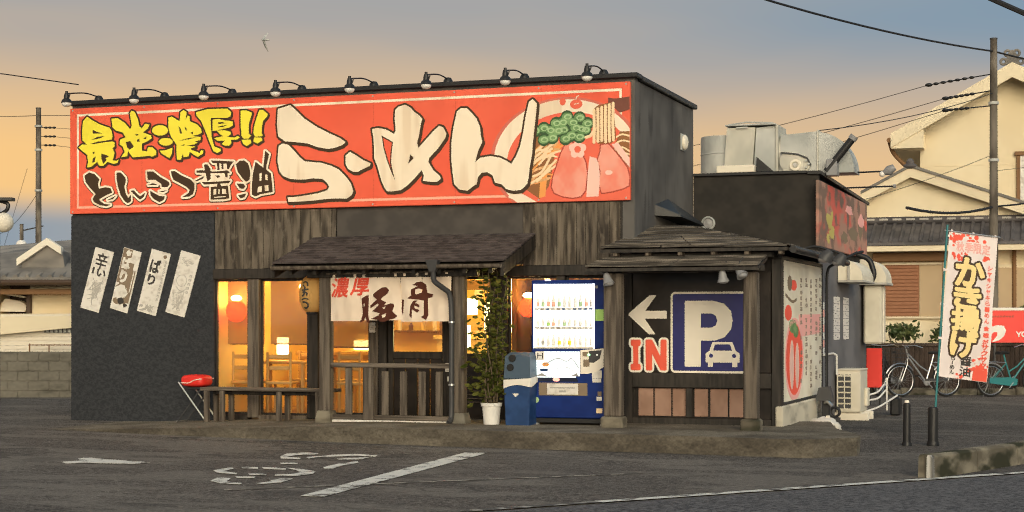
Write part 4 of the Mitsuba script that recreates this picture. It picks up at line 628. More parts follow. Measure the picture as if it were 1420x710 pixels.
add('rod', cyl((-3.30, -1.085, 2.135), (-1.51, -1.085, 2.155), .012, 8), 'm_post', nor)
def cloth_print(g, mat, off=.006):
    m = NF.prism(g, 0, .001); return add('lettering', warp(m, lambda q: (q[0], nwave(q[0], q[2]) - off + q[1], q[2]), .04), mat, nor)
for k in ('ton', 'kotsu'):
    g, h = art(k); cloth_print(g.difference(h), 'm_cloth_brown')
cloth_print(union_all([put(fit(glyph('濃'), 0, 0, .245, .26), -3.255, 1.83, shear=8), put(fit(glyph('厚'), 0, 0, .24, .255), -2.965, 1.855, shear=12)]).buffer(.006), 'm_cloth_red', .008)
LC = (-3.62, -.86, 1.875)
lan = thing('paper_lantern', 'large yellowed paper lantern hanging beside the left porch post', 'lantern')
add('shade', lathe([(.07, .24)] + [(.075 + .10 * math.sin(PI * (k + .5) / 24) ** .55 + .004 * (k % 2), .235 - .47 * (k + .5) / 24) for k in range(24)] + [(.07, -.24)], LC, 22), 'm_lantern_paper', lan, smooth=True)
for z in (.24, -.255): add('rim', lathe([(.001, .015), (.075, .015), (.085, 0), (.075, -.015), (.001, -.015)], (LC[0], LC[1], LC[2] + z), 18), 'm_black_metal', lan, smooth=40)
add('hanger', cyl((LC[0], LC[1], LC[2] + .25), (LC[0], LC[1], 2.27), .006, 6), 'm_black_metal', lan)
def lan_wrap(q):
    a = (q[0]) / .18; t = (q[2] + .24) / .48; r = .082 + .10 * math.sin(PI * min(max(t, .02), .98)) ** .55
    return (LC[0] + r * math.sin(a), LC[1] - r * math.cos(a), LC[2] + q[2])
for ch, z in (('ら', .075), ('醤', -.035), ('ら', -.155)):
    pass
ink = union_all([stroke([(-.055, .12), (-.035, .135), (0, .115), (.0, .09)], .008), stroke([(-.05, .095), (-.03, .075)], .007), stroke([(-.055, .04), (.005, .05)], .008), stroke([(-.025, .065), (-.03, -.01), (-.05, -.02)], .009), stroke([(-.045, .02), (.0, .015), (-.005, -.01)], .008), stroke([(-.055, -.06), (-.03, -.045), (.005, -.055)], .007), stroke([(-.055, -.085), (-.02, -.085), (.008, -.115), (-.015, -.15), (-.05, -.145)], .009)])
add('lettering', warp(NF.prism(affinity.scale(ink, 1.5, 1.25, origin=(-.025, 0)), 0, .001), lan_wrap, .02), 'm_ink', lan)
bench = thing('bench', 'long weathered wooden bench under the left window', 'bench')
add('seat', cat([bev(-5.46, -3.45, -.62, -.47, .555, .60), bev(-5.46, -3.45, -.455, -.30, .555, .60)]), 'm_rail', bench)
for x in (-5.36, -5.12, -4.25, -3.66):
    for y in (-.60, -.34): add('leg', bev(x - .035, x + .035, y - .03, y + .03, pave_z(x, y), .555), 'm_post', bench)
add('stretcher', bev(-5.33, -3.69, -.49, -.44, .50, .553), 'm_dark_wood', bench)
st = thing('folding_stool', 'red cushioned folding chair with crossed steel legs in front of the black wall', 'chair')
SX, SY = -5.62, -.42
m = trimesh.creation.icosphere(3); v = m.vertices; m.vertices = np.sign(v) * np.abs(v) ** .55; m.apply_scale((.195, .17, .085)); m.apply_translation((SX, SY, .685))
add('cushion', m, 'm_red_plastic', st, smooth=True)
for dy in (-.172, .172): add('piping', tube(bend([(SX - .15, SY + dy, .66), (SX - .02, SY + dy * 1.03, .655), (SX + .06, SY + dy * 1.03, .70), (SX + .17, SY + dy, .715)], 4), .007, 6), 'm_offwhite', st, smooth=40)
add('underside', bev(SX - .12, SX + .17, SY - .13, SY + .13, .565, .60), 'm_black_metal', st)
for dy in (-.16, .16):
    add('leg', cyl((SX - .20, SY + dy, .665), (SX + .25, SY + dy, pave_z(SX, SY)), .011, 10), 'm_steel', st, smooth=40)
    add('leg', cyl((SX + .14, SY + dy * .8, .58), (SX - .24, SY + dy * .8, pave_z(SX, SY)), .010, 10), 'm_dark_grey', st, smooth=40)
for x, z in ((.24, .12), (-.23, .12)): add('foot_bar', cyl((SX + x, SY - .16, z), (SX + x, SY + .16, z), .009, 8), 'm_steel', st)
no = thing('notice', 'small white notice on the wooden post below the noren', 'notice')
add('card', bev(-3.15, -3.06, -.062, -.052, 1.36, 1.50, .003), 'm_paper', no); lay('marks', union_all([sbox(-3.13, 1.40 + .025 * k, -3.08, 1.41 + .025 * k) for k in range(3)]), .002, 'm_grey_ink', no, Frame((0, -.062, 0)), None)
for j, (x0, z0, lb) in enumerate(((-2.03, .83, 'upper white paper notice on the dark door'), (-2.0, .70, 'lower smaller white paper notice on the dark door'))):
    n2 = thing('notice', lb, 'notice'); add('card', bev(x0, x0 + (.16, .12)[j], -.064, -.054, z0, z0 + (.12, .07)[j], .003), 'm_paper', n2)
    lay('marks', union_all([sbox(x0 + .02, z0 + .02 + .025 * k, x0 + .10, z0 + .028 + .025 * k) for k in range((3, 2)[j])]), .002, 'm_grey_ink', n2, Frame((0, -.064, 0)), None)
# ------------------------------------------------------------------ vending machine, bin, potted plant
vm = thing('vending_machine', 'dark blue drinks vending machine with a glowing white display', 'vending machine')
VX0, VX1, VY0, VY1, VZ0, VZ1 = -.50, .49, -.95, -.22, .29, 2.03
add('body', cat([bev(VX0, VX1, -.80, VY1, VZ0, VZ1, .012), bev(VX0, VX1, VY0, -.802, VZ0, 1.16, .012), bev(VX0, VX0 + .022, VY0, -.802, 1.165, VZ1, .006), bev(.325, VX1, VY0, -.802, 1.165, VZ1, .01), bev(VX0 + .024, .322, VY0, -.802, 1.985, VZ1, .006)]), 'm_blue', vm)
cab = add('display', box(VX0 + .022, .325, -.86, -.802, 1.165, 1.985), 'm_white_paint', vm, label='glowing white drinks display with rows of bottles')
def glow(name, m, rad, par, **kw):
    k = add(name, m, 'm_white_paint', par, **kw); scene[k]['emitter'] = {'type': 'area', 'radiance': {'type': 'rgb', 'value': list(rad)}}; return k
glow('backlight', Frame((0, -.8605, 0)).prism(sbox(-.475, 1.17, .322, 1.98), 0, .002), np.array([.90, 1.0, .98]) * GLOW, cab)
cols = ['m_yellow_print', 'm_green_label', 'm_white_paint', 'm_white_paint', 'm_white_paint', 'm_noodle_pale', 'm_white_paint', 'm_pink_line', 'm_scallion_pale', 'm_white_paint', 'm_grey_ink']
r = random.Random(11)
for row, z in enumerate((1.685, 1.445, 1.20)):
    add('shelf', bev(-.474, .32, -.935, -.868, z - .032, z - .004, .003), 'm_white_paint', cab)
    for k in range(11):
        x = -.435 + .0715 * k; h = (.165, .12, .15)[row]; c = cols[r.randrange(11)] if (row == 0 or k < 5 or r.random() < .3) else 'm_white_paint'
        add('bottle', lathe([(.001, 0), (.021, 0), (.024, .01), (.024, h * .62), (.011, h * .82), (.011, h), (.001, h)], (x, -.90, z - .003), 10), 'm_white_paint' if k % 3 else 'm_offwhite', cab, smooth=40)
        add('drink_label', lathe([(.0245, h * .12), (.0255, h * .14), (.0255, h * .42), (.0245, h * .44)], (x, -.90, z - .003), 10), c, cab, smooth=40)
        add('price_button', bev(x - .022, x + .022, -.938, -.936, z - .030, z - .010, .001), ('m_grey_ink', 'm_ink_brown', 'm_blue_bin' if row == 0 else 'm_grey_ink')[k % 3 if k < 7 else 2] if row < 2 else 'm_offwhite', cab)
glow('tube', cyl((-.468, -.925, 1.17), (-.468, -.925, 1.98), .009, 8), np.array([.95, 1, 1]) * GLOW * 5, cab); glow('tube', cyl((.316, -.925, 1.17), (.316, -.925, 1.98), .009, 8), np.array([.95, 1, 1]) * GLOW * 5, cab)
add('display_glass', quadmesh(lambda u, v: (-.477 + .80 * u, -.946, 1.166 + .818 * v), 1, 1), 'm_pane', cab)
VF = Frame((0, -.95, 0))
pan = glow('lit_panel', VF.prism(sbox(-.445, .80, .14, 1.13).difference(sbox(.09, .78, .15, .82)), -.001, .006), np.array([.50, .72, .78]) * GLOW * .44, vm, label='backlit pale blue advertising panel with mountain shapes')
glow('mountains', VF.prism(union_all([Polygon([(-.40, .84), (-.15, 1.05), (-.03, .98), (.02, 1.06), (.13, .88), (.12, .83)]), Polygon([(-.1, 1.02), (.0, 1.09), (.1, 1.0)])]), -.001, .0085), np.array([.80, .92, .95]) * GLOW * .52, pan)
lay('ridge', union_all([stroke([(-.33, .96), (-.15, 1.06), (-.02, .99), (.03, 1.07), (.13, .92)], .006), stroke([(-.2, .9), (-.05, .95), (.1, .86)], .005), Polygon([(-.44, .82), (-.36, .86), (-.28, .81)]), Polygon([(.02, .82), (.1, .86), (.13, .82)])]), .0095, 'm_steel', pan, VF, None)
lay('logo_card', sbox(-.445, 1.02, -.325, 1.13), .0088, 'm_white_paint', vm, VF, None); lay('logo', fit(glyph('H'), -.42, 1.04, -.345, 1.11), .0105, 'm_ink', vm, VF, None)
lay('emblem', ellipse(-.31, .965, .045, .028), .0095, 'm_orange_print', vm, VF, None); lay('emblem', ellipse(-.33, .895, .06, .018), .0095, 'm_blue_bin', vm, VF, None)
coin = lay('coin_panel', Polygon([(.16, 1.14), (.455, 1.16), (.475, 1.0), (.44, .94), (.36, .89), (.24, .86), (.16, .86)]).buffer(.01), .012, 'm_offwhite', vm, VF, None, label='curved cream coin and button panel')
lay('coin_dial', Polygon([(.27, 1.13), (.42, 1.14), (.40, 1.05), (.33, 1.0), (.27, 1.0)]).buffer(.008), .015, 'm_dark_grey', coin, VF, None); lay('note_slot', sbox(.19, .94, .27, 1.03), .015, 'm_ink_brown', coin, VF, None)
lay('coin_slot', sbox(.18, 1.07, .25, 1.125), .015, 'm_ink_brown', coin, VF, None); glow('green_light', ball((.262, -.966, 1.09), .016, (1.3, .5, 1)), np.array([.15, .9, .3]) * GLOW * .6, coin, smooth=True); glow('small_light', ball((.37, -.966, 1.09), .008), np.array([.9, .9, .7]) * GLOW * .5, coin, smooth=True)
lay('notice_card', sbox(.30, .80, .43, .895), .006, 'm_paper', vm, VF, None); lay('notice_card', sbox(.305, .745, .42, .797), .006, 'm_paper', vm, VF, None)
slot = lay('delivery_door', sbox(-.40, .575, .24, .735), .008, 'm_ink_brown', vm, VF, None); lay('door_flap', sbox(-.29, .585, .12, .725), .013, 'm_paper', slot, VF, None); lay('flap_marks', union_all([sbox(-.25, .665, .08, .68), sbox(-.13, .615, -.04, .64)]), .015, 'm_grey_ink', slot, VF, None)
glow('red_light', VF.prism(ellipse(-.17, .775, .045, .024), -.001, .007), np.array([.8, .05, .03]) * GLOW * .55, vm)
lay('reflector', Polygon([(-.4, .75), (.12, .75), (.1, .80), (-.42, .80)]).difference(ellipse(-.17, .775, .05, .028)), .004, 'm_blue_dark', vm, VF, None)
lay('round_sticker', Point(-.435, .515).buffer(.036), .005, 'm_scallion_pale', vm, VF, None); lay('green_sticker', sbox(.345, 1.515, .475, 1.66), .005, 'm_green_label', vm, VF, None)
lay('small_sticker', sbox(.375, .575, .425, .63), .005, 'm_ink_brown', vm, VF, None); lay('small_sticker', sbox(.36, .515, .43, .565), .005, 'm_paper', vm, VF, None); lay('small_sticker', sbox(.355, .36, .435, .42), .005, 'm_noodle_pale', vm, VF, None); lay('small_sticker', Point(.36, 1.94).buffer(.02), .004, 'm_grey_ink', vm, VF, None)
add('kick_plate', bev(VX0 + .03, VX1 - .03, -.93, -.26, .225, .288), 'm_black_metal', vm)
for x in (-.46, .44):
    for y in (-.91, -.30): add('foot', bev(x - .04, x + .05, y - .03, y + .03, .19, .224, .006), 'm_steel', vm)
bn = thing('recycling_bin', 'blue recycling bin with two round holes and a white bag beside the vending machine', 'bin')
add('bin_body', hull([(-.60 + a * .155, -1.06 + b * .15, .20) for a in (-1, 1) for b in (-1, 1)] + [(-.60 + a * .172, -1.06 + b * .17, .74) for a in (-1, 1) for b in (-1, 1)]), 'm_blue_bin', bn)
lid = add('lid', hull([(-.60 + a * .175, -1.06 + b * .172, .79) for a in (-1, 1) for b in (-1, 1)] + [(-.60 + a * .165, -1.06 + b * .165, 1.07) for a in (-1, 1) for b in (-.9, 1)] + [(-.60 + a * .13, -1.0 + b * .10, 1.12) for a in (-1, 1) for b in (-1, 1)]), 'm_bin_grey', bn, label='slate grey lid with two round holes')
for x, z in ((-.665, 1.045), (-.69, .93)): add('hole', cyl((x, -1.236, z), (x, -1.19, z), .045, 16), 'm_rubber', lid)
m = quadmesh(lambda u, v: (-.60 + .185 * math.copysign(min(1, abs(1.35 * math.cos(u * 2 * PI))), math.cos(u * 2 * PI)), -1.06 + .185 * math.copysign(min(1, abs(1.35 * math.sin(u * 2 * PI))), math.sin(u * 2 * PI)), .70 + .095 * v + .022 * math.sin(u * 19) * (1 - v) + .02 * math.sin(u * 6.28 + 1)), 60, 4)
add('bag_rim', m, 'm_bag', bn, smooth=True)
BFm = Frame((0, -1.221, 0)); lay('recycling_mark', put(sbox(-.03, -.03, .03, .03), -.62, .60, rot=40), .004, 'm_paper', bn, BFm, None); lay('label_strip', sbox(-.70, .66, -.52, .672), .004, 'm_paper', bn, BFm, None)
bb = thing('picture_card', 'small framed picture card behind the bin below the right window', 'picture'); add('frame', bev(-.80, -.60, -.10, -.075, 1.13, 1.33, .004), 'm_dark_wood', bb); add('print', box(-.775, -.625, -.106, -.1005, 1.155, 1.305), 'm_flag_pink', bb)
pp = thing('potted_plant', 'tall climbing plant in a white pot beside the entrance', 'plant')
PC = (-.98, -1.12)
add('pot', lathe([(.001, 0), (.095, 0), (.10, .02), (.118, .24), (.135, .245), (.137, .285), (.122, .287), (.118, .262), (.001, .25)], (*PC, .19), 26), 'm_pot', pp, smooth=35)
add('soil', lathe([(.001, .268), (.116, .266), (.116, .255)], (*PC, .19), 16), 'm_soil', pp)
stems = []; leaves = []
rr = random.Random(3)
def leaf(c, d, s):
    d = np.array(d, float); d /= np.linalg.norm(d); a = np.cross(d, [rr.uniform(-1, 1), rr.uniform(-1, 1), rr.uniform(-.2, 1)]); a /= np.linalg.norm(a); nn = np.cross(d, a); c = np.array(c)
    w = s * .27; P = [c, c + d * s * .35 + a * w - nn * s * .05, c + d * s * .75 + a * w * .7 - nn * s * .1, c + d * s - nn * s * .16, c + d * s * .75 - a * w * .7 - nn * s * .1, c + d * s * .35 - a * w - nn * s * .05, c + d * s * .5 + nn * s * .05]
    return trimesh.Trimesh(P, [[0, 1, 6], [1, 2, 6], [2, 3, 6], [3, 4, 6], [4, 5, 6], [5, 0, 6]], process=False)
tops = []
for k in range(11):
    bx, by = PC[0] + rr.uniform(-.06, .06), PC[1] + rr.uniform(-.06, .06); H = rr.uniform(1.25, 1.78) if k < 8 else rr.uniform(.5, .9)
    tx, ty = bx + rr.uniform(-.16, .12) + .02, by + rr.uniform(-.12, .16)
    pts = [(bx + (tx - bx) * s + .03 * math.sin(7 * s + k), by + (ty - by) * s + .03 * math.cos(5 * s + k), .44 + H * s) for s in np.linspace(0, 1, 9)]
    stems.append(tube(pts, np.linspace(.011, .004, 9), 6))
    for s in np.linspace(.1, 1, int(42 * H / 1.6)):
        i = s * 8; a = np.array(pts[int(min(i, 7))]); b = np.array(pts[int(min(i, 7)) + 1]); c = a + (b - a) * (i - int(min(i, 7)))
        g = rr.uniform(0, 2 * PI); leaves.append(leaf(c, (math.cos(g), math.sin(g), rr.uniform(-.5, .5)), rr.uniform(.06, .115)))
        if rr.random() < .55:
            g = rr.uniform(0, 2 * PI); o = rr.uniform(.05, .16); leaves.append(leaf(c + np.array([math.cos(g) * o, math.sin(g) * o, rr.uniform(-.03, .04)]), (math.cos(g), math.sin(g), rr.uniform(-.6, .4)), rr.uniform(.06, .11)))
for k in range(120):
    g = rr.uniform(0, 2 * PI); o = rr.uniform(.06, .26); leaves.append(leaf((PC[0] + math.cos(g) * o - .05, PC[1] + math.sin(g) * o, rr.uniform(.46, 1.25) if k % 3 else rr.uniform(.9, 1.9)), (math.cos(g), math.sin(g), rr.uniform(-.7, .4)), rr.uniform(.06, .12)))
add('stem', cat(stems), 'm_stem', pp, kind='stuff', smooth=40); add('foliage', cat(leaves), 'm_leaf', pp, kind='stuff', smooth=True)
# ------------------------------------------------------------------ the parking shed with the P sign
sh = add('parking_bay_shed', cat([box(.62, 2.5, -.22, -.15, .2, 2.42), box(2.42, 2.5, -.145, 3.28, .0, 2.35)]), 'm_dark_panel', R, label='low dark wooden side bay with a parking sign')
for x, w in ((.66, .11), (2.37, .085)):
    p = add('porch_post', bev(x - w, x + w, -1.30, -1.13, .34, 2.1, .012), 'm_post', R); add('stone_base', bev(x - w - .03, x + w + .03, -1.34, -1.09, .15, .338, .02), 'm_kerb', p)
add('corner_post', bev(2.44, 2.56, -.30, -.10, .18, 2.3), 'm_dark_wood', sh); add('corner_post', bev(.52, .64, -.30, -.10, .18, 2.3), 'm_dark_wood', sh)
add('bottom_rail', bev(.64, 2.44, -.30, -.222, .19, .285), 'm_dark_wood', sh); add('middle_rail', bev(.64, 2.44, -.30, -.222, .665, .86), 'm_dark_wood', sh); add('mullion', bev(1.345, 1.43, -.30, -.222, .285, .665), 'm_dark_wood', sh)
for x0, x1 in ((.71, .905), (.925, 1.14), (1.16, 1.335), (1.445, 1.62), (1.65, 1.875), (1.895, 2.10)): add('lower_panel', bev(x0, x1, -.245, -.222, .30, .655, .005), 'm_tan_panel', sh)
ps = thing('parking_sign', 'blue and white parking sign with arrow, red entry lettering and car symbol', 'sign')
SF = Frame((0, -.30, 0)); add('board', bev(.65, 2.43, -.30, -.225, .865, 2.13, .005), 'm_dark_panel', ps)
sq = sbox(1.15, .855, 2.16, 1.885).buffer(-.06).buffer(.06)
lay('white_border', sq, .003, 'm_offwhite', ps, SF, None); lay('blue_field', sq.buffer(-.028), .005, 'm_sign_blue', ps, SF, None)
P_ = Polygon([(1.335, .935), (1.335, 1.77), (1.70, 1.77), (1.84, 1.735), (1.93, 1.64), (1.95, 1.52), (1.93, 1.41), (1.85, 1.31), (1.72, 1.265), (1.545, 1.265), (1.545, .935)]).difference(Polygon([(1.545, 1.43), (1.545, 1.61), (1.68, 1.61), (1.735, 1.58), (1.755, 1.52), (1.735, 1.46), (1.68, 1.43)]))
lay('letter', P_.buffer(-.01).buffer(.01), .007, 'm_offwhite', ps, SF, None)
car = union_all([Polygon([(1.615, 1.0), (1.615, 1.10), (1.66, 1.13), (1.70, 1.24), (1.94, 1.24), (1.985, 1.13), (2.03, 1.10), (2.03, 1.0)]).buffer(.01), sbox(1.635, .935, 1.70, 1.0), sbox(1.945, .935, 2.01, 1.0)])
lay('car_symbol', car.difference(Polygon([(1.70, 1.14), (1.725, 1.22), (1.915, 1.22), (1.945, 1.14)])).difference(Point(1.675, 1.075).buffer(.026)).difference(Point(1.97, 1.075).buffer(.026)), .009, 'm_offwhite', ps, SF, None)
lay('car_outline', car.buffer(.016), .0078, 'm_sign_blue', ps, SF, None)
lay('arrow', Polygon([(.585, 1.60), (.875, 1.845), (.965, 1.845), (.815, 1.645), (1.10, 1.645), (1.10, 1.545), (.81, 1.545), (.95, 1.345), (.865, 1.345)]).intersection(sbox(.60, 1, 2, 2)), .004, 'm_offwhite', ps, SF, None)
IN = union_all([fit(glyph('I'), .645, .905, .735, 1.255).buffer(.022), fit(glyph('N'), .845, .905, 1.075, 1.255).buffer(.024)])
lay('lettering', IN.buffer(.026), .004, 'm_offwhite', ps, SF, None); lay('lettering', IN, .006, 'm_sign_red', ps, SF, None)
# lower pent roof and upper hipped roof of the bay, in old boards
def board_roof(name, quad, n, lab, thick=.010):
    a, b, c, d = [np.array(q, float) for q in quad]      # a-b upper edge, d-c lower edge
    k0 = add(name, hull([a + [0, 0, -.03], b + [0, 0, -.03], c + [0, 0, -.03], d + [0, 0, -.03], a + [0, 0, -.07], b + [0, 0, -.07], c + [0, 0, -.07], d + [0, 0, -.07]]), 'm_dark_wood', R, label=lab)
    for i in range(n):
        s0, s1 = i / n, min(1, (i + 1.15) / n); A, B, Cc, Dd = a + (d - a) * s0, b + (c - b) * s0, b + (c - b) * s1, a + (d - a) * s1; m_ = max(1, int(np.linalg.norm(Cc - Dd) / .75))
        for j in range(m_):
            u0, u1 = j / m_ + .004, (j + 1) / m_ - .004; o = random.uniform(-.006, .006); up = np.array([0, 0, thick + o])
            q = [A + (B - A) * u0, A + (B - A) * u1, Dd + (Cc - Dd) * u1, Dd + (Cc - Dd) * u0]
            add('roof_board', hull([p + [0, 0, -.028] for p in q[:2]] + [p + [0, 0, -.012] for p in q[:2]] + [p + up + [0, 0, -.022] for p in q[2:]] + [p + up for p in q[2:]]), 'm_old_board', k0)
    return k0
board_roof('pent_roof', [(.42, -.66, 2.335), (2.46, -.66, 2.335), (2.50, -1.47, 2.185), (.36, -1.47, 2.185)], 8, 'lower pent roof of weathered boards')
board_roof('hip_roof', [(.61, .90, 2.80), (1.05, .90, 2.80), (2.72, -.74, 2.445), (.34, -.74, 2.445)], 11, 'upper hipped roof of weathered boards')
board_roof('hip_roof', [(1.06, 3.27, 2.80), (1.06, .90, 2.80), (2.735, -.74, 2.445), (2.735, 3.26, 2.445)], 9, 'right slope of the hipped roof')
board_roof('hip_roof', [(.615, 3.27, 2.80), (1.05, 3.27, 2.80), (1.05, .91, 2.795), (.615, .91, 2.795)], 6, 'flat top of the hipped roof')
for k in range(6): add('rafter_end', bev(.50 + .42 * k, .555 + .42 * k, -.72, -.55, 2.33, 2.40), 'm_post', sh)
add('wall_plate', bev(.55, 2.5, -.55, -.45, 2.30, 2.37), 'm_dark_wood', sh); add('beam', bev(.50, 2.52, -1.27, -1.16, 2.105, 2.19), 'm_dark_wood', sh)
add('side_gutter', cyl((2.78, -.7, 2.39), (2.78, 3.9, 2.375), .045, 10), 'm_black_metal', sh, smooth=40)
add('foundation', bev(2.503, 2.60, -.38, 2.3, -.02, .45, .015), 'm_found', sh, label='pale stained concrete foundation of the side bay')
def flood(x, y, z, lab, aim=(0, -.15, -1), arm=None):
    s = thing('floodlight', lab, 'floodlight', 'grey floodlights under the side bay eaves'); a = np.array(aim, float); a /= np.linalg.norm(a); p = np.array([x, y, z])
    add('hood', cat([tube([p - a * .07, p - a * .04, p + a * .02, p + a * .07], [.028, .042, .052, .075], 14)]), 'm_lamp_grey', s, smooth=40)
    add('lamp_glass', ball(p + a * .06, .062, (1, 1, .6)), 'm_lamp_grey', s, smooth=True)
    add('bracket', tube(bend([p - a * .05, p - a * .05 + [.02, .03, .08], np.array(arm or (x + .03, y + .06, z + .17))], 4), .011, 8), 'm_black_metal', s, smooth=40)
flood(.63, -1.40, 2.03, 'grey floodlight on the left post under the pent roof', (.35, -.2, -1)); flood(2.06, -1.40, 2.05, 'grey floodlight left of the right post, aimed down at the parking sign', (.1, .1, -1)); flood(2.27, -1.42, 2.10, 'small grey floodlight at the right end of the pent roof', (.45, -.3, -.6))
# ------------------------------------------------------------------ menu board, annex, roof plant
MB = thing('menu_board', 'tall white menu board with red bowl picture and text columns on the side wall', 'sign')
add('frame', cat([bev(2.505, 2.56, -.24, 3.03, .44, .485, .005), bev(2.505, 2.56, -.24, 3.03, 2.285, 2.33, .005), bev(2.505, 2.56, -.24, -.20, .488, 2.282, .005), bev(2.505, 2.56, 2.99, 3.03, .488, 2.282, .005)]), 'm_black_metal', MB)
add('panel', box(2.508, 2.545, -.198, 2.988, .488, 2.282), 'm_menu', MB)
MF = Frame((2.545, 0, 0), (0, 1, 0), (0, 0, 1)); MC = sbox(-.19, .495, 2.98, 2.275)
lay('pink_band', Polygon([(1.0, 1.30), (2.9, 1.35), (2.9, 1.62), (1.1, 1.60)]), .0015, 'm_flag_pink', MB, MF, MC)
lay('bowl', ellipse(.75, 1.02, .66, .50), .002, 'm_flag_red', MB, MF, MC); lay('bowl_rim', ellipse(.75, 1.02, .70, .54).difference(ellipse(.75, 1.02, .62, .47)), .003, 'm_flag_pink', MB, MF, MC)
lay('meat_picture', union_all([ellipse(.55, .95, .16, .32), ellipse(.95, .93, .15, .3)]), .004, 'm_meat_pale', MB, MF, MC)
lay('greens', union_all([ellipse(.62, 1.45, .28, .09), ellipse(.85, 1.38, .2, .08)]), .003, 'm_scallion', MB, MF, MC)
lay('red_motif', union_all([ellipse(.3, 1.62, .25, .10), ellipse(.7, 1.98, .22, .07)]), .0025, 'm_flag_red', MB, MF, MC); lay('brush_mark', union_all([ellipse(.4, 2.0, .16, .10), stroke([(.1, 1.85), (.6, 1.75), (.9, 1.8)], .02)]), .0026, 'm_ink_brown', MB, MF, MC)
rm = random.Random(4); cols_ = []
for y in (1.2, 1.62, 2.0, 2.45, 2.78):
    z = rm.uniform(2.05, 2.2)
    while z > rm.uniform(.62, .9):
        cols_.append(sbox(y, z - .05, y + rm.uniform(.09, .16), z).difference(sbox(y + .03, z - .035, y + .07, z - .015))); z -= rm.choice((.068, .075, .09, .2))
lay('text_columns', union_all(cols_), .0035, 'm_menu_ink', MB, MF, MC)
for i, y in enumerate((.85, 2.05)):
    s = thing('floodlight', ('dark floodlight on a bracket above the near half of the menu board', 'dark floodlight on a bracket above the far half of the menu board')[i], 'floodlight', 'floodlights above the menu board')
    add('hood', tube([(3.0, y, 2.43), (2.97, y, 2.39), (2.92, y, 2.31)], [.045, .075, .10], 14), 'm_dark_grey', s, smooth=40); add('lamp_glass', ball((2.925, y, 2.318), .09, (1, 1, .5)), 'm_lamp_grey', s, smooth=True)
    add('arm', tube(bend([(2.52, y, 2.42), (2.8, y, 2.50), (3.0, y, 2.43)], 4), .016, 8), 'm_black_metal', s, smooth=40)
AN = add('annex', cat([box(.602, 2.45, 3.30, 3.42, 0, 3.66), box(2.33, 2.45, 3.42, 8.6, 2.42, 3.58)]), 'm_annex_wall', R, label='low dark annex behind the side bay')
add('annex_wall', cat([box(2.30, 2.44, 3.5, 8.6, -.02, 2.42), box(.6, 2.30, 8.45, 8.6, 0, 3.5)]), 'm_bluegrey_wall', AN, label='blue grey rendered side wall of the annex')
add('annex_roof', box(.6, 2.33, 3.42, 8.45, 3.3, 3.42), 'm_dark_grey', AN)
add('annex_cap', hull([(x, y, z) for x in (2.30, 2.49) for y, z in ((3.25, 3.70), (3.25, 3.65), (8.65, 3.60), (8.65, 3.55))]), 'm_black_metal', AN); add('annex_cap', bev(.60, 2.29, 3.25, 3.45, 3.662, 3.705, .006), 'm_black_metal', AN)
fs = thing('faded_sign', 'faded peeling red sign with a pale yellow brush mark on the annex side', 'sign')
add('panel', bev(2.452, 2.50, 3.06, 8.25, 2.60, 3.545, .006), 'm_faded_red', fs); FF = Frame((2.50, 0, 0), (0, 1, 0), (0, 0, 1))
rf = random.Random(8)
def rblot(x, y, rx, ry, n=12): return Polygon([(x + rx * rf.uniform(.5, 1.1) * math.cos(a), y + ry * rf.uniform(.5, 1.1) * math.sin(a)) for a in np.arange(n) * 2 * PI / n]).buffer(0)
lay('brush_mark', union_all([rblot(4.0, 3.02, .45, .14), rblot(4.3, 2.85, .35, .12), rblot(3.9, 2.75, .2, .1), rblot(4.25, 3.1, .15, .1)]), .002, 'm_faded_yellow', fs, FF, None)
lay('faded_picture', union_all([rblot(6.6, 2.95, .6, .13), rblot(7.4, 3.05, .35, .2), rblot(5.6, 2.85, .4, .1)]), .002, 'm_ink_brown', fs, FF, None)
lay('faded_picture', union_all([rblot(7.5, 3.2, .4, .13), rblot(6.1, 3.3, .5, .09)]), .003, 'm_flag_pink', fs, FF, None)
rv = thing('round_vent', 'round grey vent cap high on the dark annex wall', 'vent')
add('ring', lathe([(.085, 0), (.105, .0), (.105, .03), (.085, .045), (.075, .03)], (0, 0, 0), 28).apply_transform(trimesh.transformations.rotation_matrix(PI / 2, [1, 0, 0])).apply_translation((.83, 3.297, 2.965)), 'm_galv', rv, smooth=35)
add('cap', lathe([(.001, .03), (.074, .015), (.074, 0), (.001, 0)], (0, 0, 0), 24).apply_transform(trimesh.transformations.rotation_matrix(PI / 2, [1, 0, 0])).apply_translation((.83, 3.297, 2.965)), 'm_lamp_grey', rv, smooth=35)
vh = thing('vent_hood', 'dark sloping vent hood low on the grey side wall', 'vent')
add('hood', hull([(.604, 1.0, 2.95), (.604, 1.0, 3.10), (.604, 2.6, 3.12), (.604, 2.6, 2.9), (.95, 1.1, 2.93), (.95, 2.5, 2.88), (.93, 1.1, 2.96), (.93, 2.5, 2.92), (.62, 1.7, 3.22)]), 'm_black_metal', vh)
wl = thing('wall_lamp', 'small oval cream lamp on the grey side wall', 'lamp')
add('back_plate', bev(.604, .625, 2.46, 2.70, 3.98, 4.22), 'm_galv', wl); add('cover', ball((.645, 2.58, 4.10), .105, (.45, 1, 1.05)), 'm_house_white', wl, smooth=True)
